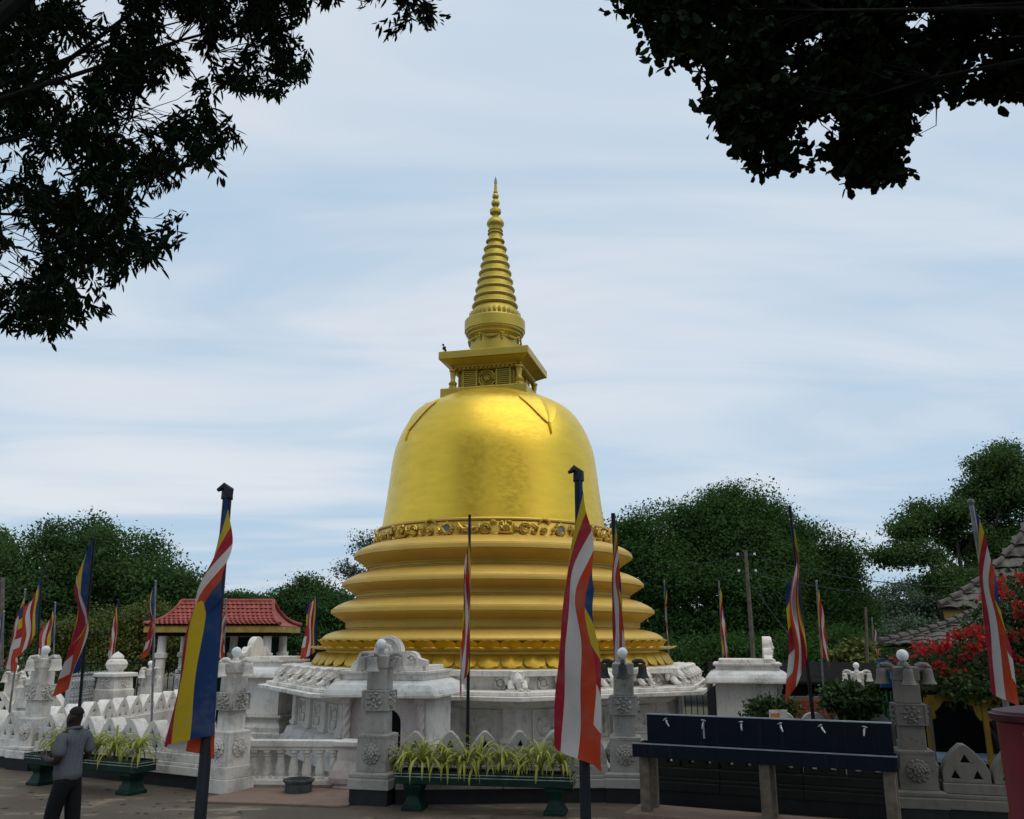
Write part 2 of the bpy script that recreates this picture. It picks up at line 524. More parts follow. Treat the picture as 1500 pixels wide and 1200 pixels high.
# forecourt: a raised slab that ends under the boundary wall
WALL = {'W0': (-15.0, 20.6), 'P1': (-9.0, 17.5), 'L2': (-4.57, 15.05), 'P3': (-2.02, 14.0),
        'P4': (1.73, 14.2), 'P5': (5.42, 12.6), 'W6': (10.6, 10.9)}
edge = [(-60, 41), WALL['W0'], WALL['P1'], WALL['L2'], (-4.2, 15.55), (-2.3, 15.35), WALL['P3'], WALL['P4'], WALL['P5'], WALL['W6'], (60, -6)]
poly = [(-60, -60), (60, -60)] + list(reversed(edge))
g = MB(); g.prism(poly, -0.62, 0.0)
tag(g.build('forecourt_road', M_['asphalt']), kind='structure')
# paved terrace round the stupa
g = MB(); g.lathe([(10.6, -0.60), (10.6, -0.52), (10.5, -0.50)], 40, T(-0.52, 25.0, 0), smooth=False)
tag(g.build('courtyard_paving', M_['paving']), kind='structure')

# ================================================================ STUPA
SX, SY = -0.52, 25.0
AX = R(-14)            # azimuth of the front axis
OCT = R(-16)           # octagon face azimuth
DS = math.hypot(SX, SY)
def ring(hw, y, cx=724.0):
    a1 = math.atan(ray(cx-hw, y)[0]); a2 = math.atan(ray(cx+hw, y)[0])
    r = DS*math.sin((a2-a1)/2)
    z = CAM_H + ray(cx, y)[1]*(DS - r*r/DS)
    return (r, z)
def rings(pts, cx=724.0): return [ring(h, y, cx) for h, y in pts]

stupa = thing('golden_stupa', 'golden bell-domed stupa with ringed spire on a white octagonal elephant platform', 'stupa', (SX, SY, -0.5))
SZ = 0.5   # local z = world z + 0.5
def L_(prof): return [(r, z+SZ) for r, z in prof]

dome_prof = rings([(164, 777), (163, 770), (160.5, 757), (158, 742), (154.5, 718), (151, 693), (147.5, 670), (143.5, 655), (138, 642), (130, 627), (121, 614), (111, 604)])
r_, z_ = dome_prof[-1]
dome_prof += [(1.92, z_+0.16), (1.70, z_+0.29), (1.45, z_+0.40), (1.1, z_+0.50), (0.6, z_+0.57), (0.02, z_+0.60)]
# smooth the meridian
def resample(prof, n):
    P = np.array(prof); 
    d = np.r_[0, np.cumsum(np.hypot(*np.diff(P, axis=0).T))]
    t = np.linspace(0, d[-1], n)
    x = np.interp(t, d, P[:, 0]); z = np.interp(t, d, P[:, 1])
    for _ in range(6):
        x[1:-1] = 0.25*x[:-2]+0.5*x[1:-1]+0.25*x[2:]
        z[1:-1] = 0.25*z[:-2]+0.5*z[1:-1]+0.25*z[2:]
    return list(zip(x.tolist(), z.tolist()))
dome_prof = resample(dome_prof, 60)
DOME = MB().lathe(L_(dome_prof), 128).build('dome', M_['gold_dome'], stupa)
def dome_pt(az, t, off=0.0):
    """t = index along the meridian 0..59"""
    i = min(int(t), 58); f = t-i
    r0, z0 = dome_prof[i]; r1, z1 = dome_prof[i+1]
    r = r0+(r1-r0)*f; z = z0+(z1-z0)*f
    nr, nz = (z1-z0), -(r1-r0); l = math.hypot(nr, nz)
    r += off*nr/l; z += off*nz/l
    return Vector((r*math.sin(az), -r*math.cos(az), z+SZ))
def _leaf_range():
    az = AX+R(47); out = []
    for target in (637.0, 583.0):
        best = None
        for i in range(8, 56):
            q = dome_pt(az, i); X, Y, Z = q.x+SX, q.y+SY, q.z-SZ-CAM_H
            c, s_ = math.cos(TILT), math.sin(TILT)
            y = 600-FPX*(-Y*s_+Z*c)/(Y*c+Z*s_)
            if best is None or abs(y-target) < best[0]: best = (abs(y-target), i)
        out.append(best[1])
    return out
LEAF_T = _leaf_range()
# four sculpted leaves lying on the shoulders of the dome
def dome_leaf(az0):
    rows = 26
    tip, top = LEAF_T
    vs = []; fs = []
    for lay, off in ((0, 0.004), (1, 0.026)):
        for i in range(rows+1):
            f = i/rows
            t = tip + (top-tip)*f
            w = 0.012 if f < 0.001 else 0.03 + 0.62*max(0, (f-0.30)/0.70)**0.75 if f > 0.30 else 0.012+0.018*f/0.3
            if f > 0.9: w *= 1 - 1.2*(f-0.9)
            rr = dome_pt(0, t).xy.length
            for k in range(7):
                s = (k-3)/3.0
                a = az0 + s*w/max(rr, 0.4)
                o_ = off
                if lay and k == 3: o_ += 0.018
                if lay and abs(s) > 0.9: o_ += 0.012
                vs.append(dome_pt(a, t - 1.2*abs(s)**1.5*(0 if f < 0.3 else 1)*(1-f), o_))
    n = (rows+1)*7
    for lay in (0, 1):
        for i in range(rows):
            for k in range(6):
                q = [lay*n+i*7+k, lay*n+i*7+k+1, lay*n+(i+1)*7+k+1, lay*n+(i+1)*7+k]
                fs.append(tuple(q if lay else reversed(q)))
    for i in range(rows):
        for k, sgn in ((0, 1), (6, -1)):
            q = [i*7+k, (i+1)*7+k, n+(i+1)*7+k, n+i*7+k]
            fs.append(tuple(q if sgn < 0 else reversed(q)))
    for k in range(6):
        fs.append((k, k+1, n+k+1, n+k)); e = rows*7
        fs.append((e+k+1, e+k, n+e+k, n+e+k+1))
    MB().add(vs, fs, None, False).build('leaf_ornament', M_['gold_dome'], stupa)
for k in range(4):
    dome_leaf(AX + R(45+2) + k*PI/2)

# lower mouldings, band and tiers
band = rings([(164, 777), (170, 777), (171.5, 778.5), (171.5, 780.5), (169, 781.5), (170, 783), (171, 799), (172, 801)])
MB().lathe(L_(band), 128).build('scroll_band', M_['gold_relief'], stupa)
def tier(pts, name='tier'):
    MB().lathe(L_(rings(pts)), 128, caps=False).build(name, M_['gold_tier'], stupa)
def sharp(pts):      # doubles a point so that smooth shading keeps the edge crisp
    out = []
    for h, y, *s in pts:
        out.append((h, y))
        if s: out.append((h+0.05, y+0.12))
    return out
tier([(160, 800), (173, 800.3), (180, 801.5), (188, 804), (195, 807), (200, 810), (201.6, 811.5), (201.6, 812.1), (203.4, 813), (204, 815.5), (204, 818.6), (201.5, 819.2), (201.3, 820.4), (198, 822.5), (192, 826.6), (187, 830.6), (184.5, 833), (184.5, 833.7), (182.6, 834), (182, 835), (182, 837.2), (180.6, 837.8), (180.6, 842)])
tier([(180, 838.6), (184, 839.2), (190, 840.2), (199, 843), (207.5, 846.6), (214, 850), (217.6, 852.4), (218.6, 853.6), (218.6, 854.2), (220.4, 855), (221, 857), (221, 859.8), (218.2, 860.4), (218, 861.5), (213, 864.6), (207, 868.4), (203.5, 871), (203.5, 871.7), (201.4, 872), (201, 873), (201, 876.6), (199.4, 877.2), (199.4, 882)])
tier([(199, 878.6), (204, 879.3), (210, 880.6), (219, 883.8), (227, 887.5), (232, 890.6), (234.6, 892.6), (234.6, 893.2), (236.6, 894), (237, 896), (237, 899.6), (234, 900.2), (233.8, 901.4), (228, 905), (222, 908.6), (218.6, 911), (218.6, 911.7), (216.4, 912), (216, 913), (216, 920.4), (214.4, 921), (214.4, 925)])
tier([(214, 922.2), (220, 922.8), (230, 924.8), (239, 927.6), (245.5, 930.8), (249, 933.8), (250, 935), (250, 935.6), (253, 936), (253, 937.6), (247, 938.5), (244, 941), (243, 971)], 'lotus_drum')

# lotus petals: three rows
ZL = ring(262, 946)[1]                       # height of the lip row
RB = ring(262, 946)[0]
def petal(name, w, sections, round_end, mat):
    """sections: list of (r, z, width factor) from root to tip; ~40 tris"""
    vs = []; fs = []
    m = len(sections); n = 5
    for i, (r, z, wf) in enumerate(sections):
        for k in range(n):
            s = (k-2)/2.0
            bul = 0.045*(1-s*s)
            vs.append((s*w*0.5*wf, -(r+bul), z))
    for i in range(m-1):
        for k in range(n-1):
            fs.append((i*n+k, (i+1)*n+k, (i+1)*n+k+1, i*n+k+1))
    me = MB().add(vs, fs, None, True).mesh(name, mat)
    return me
NP = 58
wv = 2*PI*RB/NP
me_up = petal('petal', wv*0.99, [(RB-0.27, ZL-0.03, 0.98), (RB-0.225, ZL+0.05, 0.98), (RB-0.185, ZL+0.10, 0.90), (RB-0.135, ZL+0.140, 0.64), (RB-0.115, ZL+0.152, 0.26)], True, M_['gold_lotus'])
me_lip = petal('petal', wv*1.0, [(RB-0.24, ZL-0.10, 1.0), (RB-0.12, ZL-0.085, 1.0), (RB+0.02, ZL-0.055, 0.95), (RB+0.09, ZL-0.02, 0.72), (RB+0.115, ZL+0.0, 0.34)], True, M_['gold_lotus'])
zb = ZL-0.50
me_dn = petal('petal', wv*0.97, [(RB-0.19, ZL-0.165, 0.93), (RB-0.13, ZL-0.22, 1.0), (RB-0.06, ZL-0.33, 0.97), (RB-0.01, ZL-0.41, 0.80), (RB+0.005, ZL-0.455, 0.36)], True, M_['gold_lotus'])
for me, off in ((me_up, 0.0), (me_lip, 0.5), (me_dn, 0.0)):
    for k in range(NP):
        az = 2*PI*(k+off)/NP
        o = obj('petal', me, stupa, T(0, 0, SZ) @ RZ(az))
        if me is me_dn:
            pass
MB().lathe([(RB-0.20, ZL-0.16+SZ), (RB-0.145, ZL-0.22+SZ), (RB-0.09, ZL-0.34+SZ), (RB-0.05, ZL-0.455+SZ), (RB+0.02, ZL-0.462+SZ), (RB+0.02, ZL-0.485+SZ), (RB-0.2, ZL-0.49+SZ)], 96, smooth=False).build('petal_backing', M_['gold_lotus'], stupa)
ZTOP = ZL-0.48                                # top of the white platform slab

# scroll relief round the dome's foot: spirals, flowers and mirror medallions
rb_, zb0 = ring(170.5, 783); _, zb1 = ring(171, 799)
BH = zb0-zb1; BZ = (zb0+zb1)/2; BR = rb_+0.01
def wrap(me_pts, r):     # bend flat local x,z (y=depth outward) onto the cylinder
    return [((r+d)*math.sin(x/r), -(r+d)*math.cos(x/r), z) for x, d, z in me_pts]
def spiral(rad, turns, dirn, tube):
    pts = []; n = 27
    for i in range(n):
        f = i/(n-1)
        a = dirn*(2*PI*turns*f) + PI*1.25
        rr = rad*(1-0.86*f)
        pts.append((rr*math.cos(a), 0.03+0.02*f, rr*math.sin(a)))
    return pts
def relief_mesh(name, strokes, extra=None):
    mb = MB()
    for pts, rad in strokes:
        mb.tube(wrap(pts, BR), rad, 5)
    if extra: extra(mb)
    return mb.mesh(name, M_['gold_relief'])
h2 = BH*0.5
def leaf_stroke(x0, z0, x1, z1, bend):
    return [(x0+(x1-x0)*t + bend*math.sin(PI*t)*(z1-z0), 0.02+0.03*math.sin(PI*t), z0+(z1-z0)*t - bend*math.sin(PI*t)*(x1-x0)) for t in (0, .2, .4, .6, .8, 1)]
def tap(r): return [r*0.5, r, r*1.15, r, r*0.8, r*0.3]
big = lambda d: relief_mesh('scroll', [(spiral(h2*0.93, 2.3, d, 0), 0.030), ([(x*1.0, 0.02, z) for x, y, z in spiral(h2*0.98, 0.8, -d, 0)], 0.022), (leaf_stroke(d*-0.30, -h2*0.7, d*-0.16, h2*0.8, 0.3), tap(0.034)), (leaf_stroke(d*0.28, h2*0.8, d*0.12, h2*0.35, 0.5), tap(0.034)), (leaf_stroke(d*0.32, -h2*0.8, d*0.15, -h2*0.5, -0.4), tap(0.033))])
small = lambda d: relief_mesh('scroll', [([(x*1.0, y, z-h2*0.25) for x, y, z in spiral(h2*0.66, 1.4, -d, 0)], 0.028), (leaf_stroke(-0.2*d, h2*0.85, 0.16*d, h2*0.5, 0.4), tap(0.036)), (leaf_stroke(0.26*d, h2*0.1, 0.18*d, -h2*0.85, 0.5), tap(0.033)), (leaf_stroke(-0.25*d, h2*0.2, -0.2*d, -h2*0.8, -0.5), tap(0.032))])
def lotus_extra(mb):
    for k in range(5):
        a = R(30+30*k)
        mb.tube(wrap([(0.02*math.cos(a), 0.03, -h2*0.5), (0.11*math.cos(a), 0.06, -h2*0.5+0.14*math.sin(a)), (0.15*math.cos(a), 0.05, -h2*0.5+0.25*math.sin(a))], BR), [0.02, 0.045, 0.012], 5)
    mb.tube(wrap([(-0.18, 0.03, -h2*0.72), (0, 0.05, -h2*0.85), (0.18, 0.03, -h2*0.72)], BR), 0.035, 5)
cen = relief_mesh('scroll', [(leaf_stroke(-0.03, h2*0.9, -0.14, h2*0.25, 0.4), tap(0.034)), (leaf_stroke(0.03, h2*0.9, 0.14, h2*0.25, -0.4), tap(0.034))], lotus_extra)
mesh_big = {1: big(1), -1: big(-1)}; mesh_small = {1: small(1), -1: small(-1)}
def med_extra(mb):
    mb.tube(wrap([(h2*0.74*math.cos(t), 0.03, h2*0.76*math.sin(t)) for t in np.linspace(0, 2*PI, 19)], BR), 0.035, 5)
    for k in range(12):
        t = 2*PI*k/12
        mb.sphere((h2*0.98*math.cos(t), -(BR+0.01), h2*0.96*math.sin(t)), 0.042, 6)
me_med = relief_mesh('medallion', [], med_extra)
me_mir = MB().add([(h2*0.68*math.cos(2*PI*k/16), -(BR+0.022), h2*0.70*math.sin(2*PI*k/16)) for k in range(16)], [tuple(range(16))]).mesh('mirror', M_['mirror_disc'])
seg = 2*PI/7
for k in range(7):
    a0 = R(-19.5) + k*seg
    md = obj('medallion', me_med, stupa, T(0, 0, BZ+SZ) @ RZ(a0))
    obj('mirror', me_mir, md)
    for i, (me) in enumerate((mesh_small[1], mesh_big[1], cen, mesh_big[-1], mesh_small[-1])):
        obj('scroll', me, stupa, T(0, 0, BZ+SZ) @ RZ(a0 + seg*(i+1)/6))

# ---- harmika (square box) and spire
HM = RZ(AX)
har = MB()
har.stack([(1.27, 1.27, 8.75+SZ), (1.27, 1.27, 9.27+SZ)])
har.stack([(1.09, 1.09, 9.272+SZ), (1.09, 1.09, 9.33+SZ)])
har.stack([(0.80, 0.80, 9.332+SZ), (0.80, 0.80, 9.98+SZ)])
harm = har.build('harmika', M_['gold_spire'], stupa, HM, 0.015)
rf = MB()
rf.stack([(0.93, 0.93, 9.88+SZ), (0.95, 0.95, 9.935+SZ), (1.02, 1.02, 9.94+SZ), (1.04, 1.04, 9.985+SZ), (1.28, 1.28, 10.135+SZ), (1.325, 1.325, 10.14+SZ), (1.325, 1.325, 10.36+SZ), (1.29, 1.29, 10.375+SZ)])
hroof = rf.build('harmika_roof', M_['gold_spire'], stupa, HM, 0.012)
dn = MB()
for side in range(4):
    for k in range(15):
        dn.box((-0.91+0.13*k, -0.975, 9.915+SZ), (0.065, 0.05, 0.045), RZ(side*PI/2))
dn.build('dentil_course', M_['gold_spire'], stupa, HM)
col_me = MB().lathe([(0.115, 0), (0.115, 0.06), (0.085, 0.075), (0.115, 0.11), (0.125, 0.15), (0.075, 0.21), (0.062, 0.25), (0.09, 0.46), (0.07, 0.48), (0.11, 0.52), (0.11, 0.56)], 14).mesh('column', M_['gold_spire'])
lv = MB()
lv.box((0, 0, 0.27), (0.36, 0.05, 0.53))
for sx in (-1, 1): lv.box((sx*0.20, -0.03, 0.27), (0.05, 0.09, 0.54))
for k in range(9): lv.box((0, -0.045, 0.035+0.058*k), (0.34, 0.06, 0.026), None)
lv_me = lv.mesh('louvre_panel', M_['gold_spire'])
mdl = MB()
mdl.tube([(0.235*math.cos(t), -0.03, 0.235*math.sin(t)) for t in np.linspace(0, 2*PI, 25)], 0.04, 6)
mdl.tube([(0.16*math.cos(t), -0.04, 0.16*math.sin(t)) for t in np.linspace(0, 2*PI, 21)], 0.02, 5)
for k in range(14):
    t = 2*PI*k/14; mdl.sphere((0.265*math.cos(t), -0.02, 0.265*math.sin(t)), 0.045, 6)
mdl.sphere((0, -0.01, 0), 0.13, 10, S3(1, 0.5, 1))
for k in range(6):
    t = 2*PI*k/6+0.3; mdl.sphere((0.07*math.cos(t), -0.06, 0.07*math.sin(t)), 0.035, 6)
md_me = mdl.mesh('rosette', M_['gold_spire'])
for side in range(4):
    Q = RZ(side*PI/2)
    obj('column', col_me, harm, Q @ T(-0.985, -0.985, 9.332+SZ))
    for sx in (-0.50, 0.50):
        obj('louvre_panel', lv_me, harm, Q @ T(sx, -0.83, 9.335+SZ))
    obj('rosette', md_me, harm, Q @ T(0, -0.80, 9.62+SZ))

SCX = 728.8
core = rings([(36, 508), (36, 500), (38, 497.5), (40, 495), (40, 493.5), (42, 492), (43, 490), (43, 488.5), (44.3, 487.5), (44.3, 473), (43.2, 471.5), (38, 471), (36.5, 469), (34, 458), (31.5, 455), (30.5, 450), (26.5, 426), (21, 400), (15.5, 371), (11, 358), (10, 350), (9.6, 346), (9.8, 334), (10.5, 332.5), (12.6, 330), (12.8, 328), (12.0, 325.5), (10, 322.5), (7, 320), (4, 317.5), (3.8, 316), (5.5, 315), (8.0, 313), (8.6, 310.5), (8.0, 308), (5.6, 306), (3.4, 304.5), (3.0, 303), (4.6, 302), (6.2, 299.5), (6.3, 297.5), (5.0, 294.5), (2.8, 292.8), (2.6, 292), (4.2, 290.5), (5, 288), (4.2, 285.5), (2.6, 284), (3.2, 283), (3.2, 281.5), (2.6, 281), (1.7, 270), (2.3, 269), (2.3, 267.5)], SCX)
core = [(core[0][0], 10.36)] + core
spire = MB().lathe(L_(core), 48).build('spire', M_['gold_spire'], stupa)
tipr = rings([(2.0, 267.6), (2.0, 265), (1.2, 262), (0.2, 258.5)], SCX)
MB().lathe(L_(tipr), 10).build('crystal_tip', M_['mirror_disc'], spire)
def torus_ring(hw, y, th):
    r, z = ring(hw, y, SCX)
    pr = [(r-0.24, z-th*1.05), (r-0.10, z-th*0.95), (r-0.03, z-th*0.7), (r, z), (r-0.02, z+th*0.5), (r-0.07, z+th*0.9), (r-0.13, z+th), (r-0.28, z+th*1.3)]
    pr = [(max(a, 0.05), b) for a, b in pr]
    MB().lathe(L_(pr), 48, caps=False).build('ring', M_['gold_spire'], spire)
for hw, y in ((34, 450), (31.5, 438), (29.2, 426), (26.8, 414), (24.4, 402), (22, 390), (19.8, 378.5), (17.3, 366)):
    torus_ring(hw, y, 0.085)
for hw, y, th in ((14, 354.5, 0.06), (11.6, 343.5, 0.04), (11.2, 339, 0.035)):
    r, z = ring(hw, y, SCX)
    MB().lathe(L_([(r-0.08, z-th), (r-0.01, z-th*0.4), (r, z), (r-0.02, z+th*0.6), (r-0.09, z+th)]), 36, caps=False).build('ring', M_['gold_spire'], spire)
# ring of small acanthus leaves above the drum
rl, zl0 = ring(37.6, 468.5, SCX); _, zl1 = ring(35.5, 457, SCX)
lf = MB().add([(-0.05, 0, 0), (0.05, 0, 0), (0.065, 0.0, 0.13), (0, -0.02, 0.19), (-0.065, 0.0, 0.13), (0, -0.03, 0.10)], [(0, 1, 5), (1, 2, 5), (2, 3, 5), (3, 4, 5), (4, 0, 5)]).mesh('acanthus_leaf', M_['gold_spire'])
for k in range(32):
    obj('acanthus_leaf', lf, spire, RZ(2*PI*k/32) @ T(0, -rl+0.02, zl0+SZ))
# swags on the drum under the rings
rg, zg = ring(36.2, 502, SCX)
sw = MB()
sw.tube([((rg+0.02)*math.sin(t), -(rg+0.02+0.03*(1-abs(t)/0.36)), 0.05-0.10*math.cos(t/0.36*PI/2)) for t in np.linspace(-0.36, 0.36, 11)], [0.015+0.02*math.cos(i/10*PI-PI/2) for i in range(11)], 6)
sw_me = sw.mesh('swag', M_['gold_spire'])
tassel = MB()
for dz, rr in ((0.07, 0.045), (0.0, 0.05), (-0.06, 0.04), (-0.11, 0.026)):
    tassel.sphere((0, -(rg+0.02), dz), rr, 7)
for sx in (-1, 1): tassel.sphere((sx*0.05, -(rg+0.01), 0.075), 0.035, 6)
ts_me = tassel.mesh('tassel', M_['gold_spire'])
for k in range(7):
    obj('swag', sw_me, spire, T(0, 0, zg+SZ) @ RZ(R(-8)+2*PI*k/7))
    obj('tassel', ts_me, spire, T(0, 0, zg+SZ) @ RZ(R(-8)+2*PI*(k+0.5)/7))

# ---- white octagonal platform
C8 = math.cos(PI/8)
def oct_lathe(prof, name, mat, bevel=0.01):
    return MB().lathe(L_(prof), 8, None, False, OCT + PI/8 - PI/2).build(name, mat, stupa, None, bevel)
zt = ZTOP
oct_lathe([(5.62, zt-0.125), (5.66, zt-0.12), (5.66, zt), (4.6, zt+0.004)], 'platform_slab', M_['white_stone'])
oct_lathe([(5.40, zt-0.43), (5.40, zt-0.127)], 'frieze_wall', M_['white_stone'], 0)
oct_lathe([(6.02, zt-0.50), (6.06, zt-0.495), (6.06, zt-0.42), (5.41, zt-0.40)], 'frieze_ledge', M_['white_stone'])
oct_lathe([(5.5, zt-0.60), (6.22, zt-0.595), (6.28, zt-0.59), (6.28, zt-0.503), (6.0, zt-0.501)], 'cornice', M_['white_stone'])
oct_lathe([(5.30, zt-0.80), (5.34, zt-0.79), (5.55, zt-0.70), (5.58, zt-0.602)], 'cornice_cove', M_['white_clean'])
oct_lathe([(5.62, -0.5), (5.62, -0.1), (5.52, -0.05), (5.45, 0.12), (5.24, 0.2), (5.24, zt-0.79)], 'platform_wall', M_['white_clean'], 0)

def elephant():
    mb = MB()
    mb.sphere((0, -0.02, 0.22), 0.13, 10, S3(1, 1.25, 1.12))
    mb.sphere((-0.05, -0.10, 0.325), 0.062, 7); mb.sphere((0.05, -0.10, 0.325), 0.062, 7)
    mb.tube([(0, -0.14, 0.26), (0, -0.215, 0.20), (0, -0.235, 0.12), (0.01, -0.225, 0.05), (0.03, -0.26, 0.015), (0.05, -0.29, 0.04)], [0.068, 0.056, 0.045, 0.036, 0.03, 0.022], 8)
    for s in (-1, 1):
        mb.sphere((s*0.155, 0.0, 0.22), 0.105, 8, T(s*0.155, 0, 0.22) @ RZ(s*0.5) @ S3(0.55, 0.35, 1.1) @ T(-s*0.155, 0, -0.22))
        mb.tube([(s*0.085, -0.06, 0.16), (s*0.10, -0.16, 0.07), (s*0.10, -0.24, 0.035)], [0.07, 0.06, 0.048], 8)
        mb.tube([(s*0.05, -0.17, 0.20), (s*0.065, -0.25, 0.16), (s*0.07, -0.30, 0.19)], [0.018, 0.014, 0.006], 5)
    mb.box((0, -0.08, 0.015), (0.36, 0.40, 0.03))
    return mb.mesh('elephant', M_['white_stone'])
el_me = elephant()
disc = MB()
disc.tube([(0.125*math.cos(t), -0.02, 0.125*math.sin(t)) for t in np.linspace(0, 2*PI, 21)], 0.028, 6)
disc.sphere((0, -0.01, 0), 0.075, 10, S3(1, 0.7, 1))
disc_me = disc.mesh('frieze_disc', M_['white_clean'])
ap = 5.40*C8
for fi in range(8):
    az = OCT + fi*PI/4
    F = T(0, 0, zt-0.415+SZ) @ RZ(az)
    nn = math.degrees(az) % 360
    if fi in (7, 3, 2, 6):        # the faces with a row of elephants
        for k in range(5):
            obj('elephant', el_me, stupa, F @ T(-1.62+0.81*k, -ap-0.14, 0) @ S3(1.45, 1.35, 1.12))
    elif fi in (1, 5):
        for k in range(4):
            if k < 3: obj('elephant', el_me, stupa, F @ T(-1.05+1.05*k+0.15, -ap-0.12, 0) @ S3(1.25, 1.25, 1.08))
            obj('frieze_disc', disc_me, stupa, F @ T(-1.55+1.05*k+0.15, -ap-0.002, 0.15))
    else:
        for k in range(4):
            obj('frieze_disc', disc_me, stupa, F @ T(-1.75+1.16*k, -ap-0.002, 0.15))
    # the figure on the corner
    obj('elephant', el_me, stupa, T(0, 0, zt-0.415+SZ) @ RZ(az+PI/8) @ T(0, -5.50, 0) @ S3(1.35, 1.25, 1.12))
# pilasters and relief panels on the faces one can see
pil = MB(); pil.stack([(0.20, 0.10, -0.05), (0.20, 0.10, 0.06), (0.15, 0.06, 0.10), (0.15, 0.06, 0.86), (0.20, 0.10, 0.92), (0.22, 0.12, 0.98)])
pil_me = pil.mesh('pilaster', M_['white_clean'])
pan = MB()
for sx in (-1, 1): pan.box((sx*0.27, 0, 0.33), (0.05, 0.06, 0.66))
for z in (0.02, 0.64): pan.box((0, -0.002, z), (0.59, 0.06, 0.05))
pan.tube([(0.17*math.cos(t), -0.01, 0.33+0.24*math.sin(t)) for t in np.linspace(0, 2*PI, 21)], 0.022, 5)
pan.sphere((0, 0, 0.42), 0.085, 8, S3(1, 0.5, 1))
pan.sphere((0, 0, 0.25), 0.12, 8, S3(1, 0.4, 0.8))
for sx in (-1, 1): pan.sphere((sx*0.08, 0, 0.16), 0.06, 7)
pan_me = pan.mesh('relief_panel', M_['white_clean'])
apw = 5.24*C8
for fi in (7, 0, 1, 2):
    az = OCT + fi*PI/4
    F = T(0, 0, 0.22+SZ) @ RZ(az)
    for x in (-1.9, -0.62, 0.62, 1.9):
        obj('pilaster', pil_me, stupa, F @ T(x, -apw-0.03, 0) @ S3(1, 1, 0.78), 0.008)
    for x in (-1.26, 0, 1.26):
        obj('relief_panel', pan_me, stupa, F @ T(x, -apw-0.01, 0.02) @ S3(1.15, 1, 0.92))

# ================================================================ SHRINES against the platform
arch = []
for k in range(13):
    t = PI*k/12
    arch.append((0.30*math.cos(t), 0.80+0.26*math.sin(t)))
arch = [(0.30, 0.30)] + arch + [(-0.30, 0.30)]
me_arch = plate('arch_panel', [[(-0.78, 0.28), (0.78, 0.28), (0.78, 1.27), (-0.78, 1.27)], arch], 0.10, M_['pink_stone'])
def twisted_column():
    mb = MB(); vs = []; fs = []; n = 16; m = 40
    for i in range(m+1):
        z = i/m
        for k in range(n):
            a = 2*PI*k/n
            r = 0.062 + 0.016*math.cos(3*(a - z*9.0))
            vs.append((r*math.cos(a), r*math.sin(a), z*0.78))
    for i in range(m):
        for k in range(n):
            k2 = (k+1) % n
            fs.append((i*n+k, i*n+k2, (i+1)*n+k2, (i+1)*n+k))
    mb.add(vs, fs, T(0, 0, 0.1), True)
    mb.box((0, 0, 0.05), (0.20, 0.20, 0.10)); mb.box((0, 0, 0.93), (0.19, 0.19, 0.10))
    return mb.mesh('twisted_column', M_['pink_stone'])
me_tw = twisted_column()
def arc(cx, cz, r, a0, a1, n): return [(cx+r*math.cos(R(a0+(a1-a0)*k/n)), cz+r*math.sin(R(a0+(a1-a0)*k/n))) for k in range(n+1)]
ped = [(0.78, 0.0), (0.78, 0.10)] + arc(0.46, 0.10, 0.17, 0, 90, 6)[1:] + arc(0.0, 0.27, 0.285, 0, 180, 16) + arc(-0.46, 0.10, 0.17, 90, 180, 6) + [(-0.78, 0.0)]
ped_in = [(x*0.8, 0.03+z*0.83) for x, z in arc(0.0, 0.27, 0.27, 0, 180, 16)] 
me_ped = plate('pediment', [ped], 0.20, M_['white_stone'])
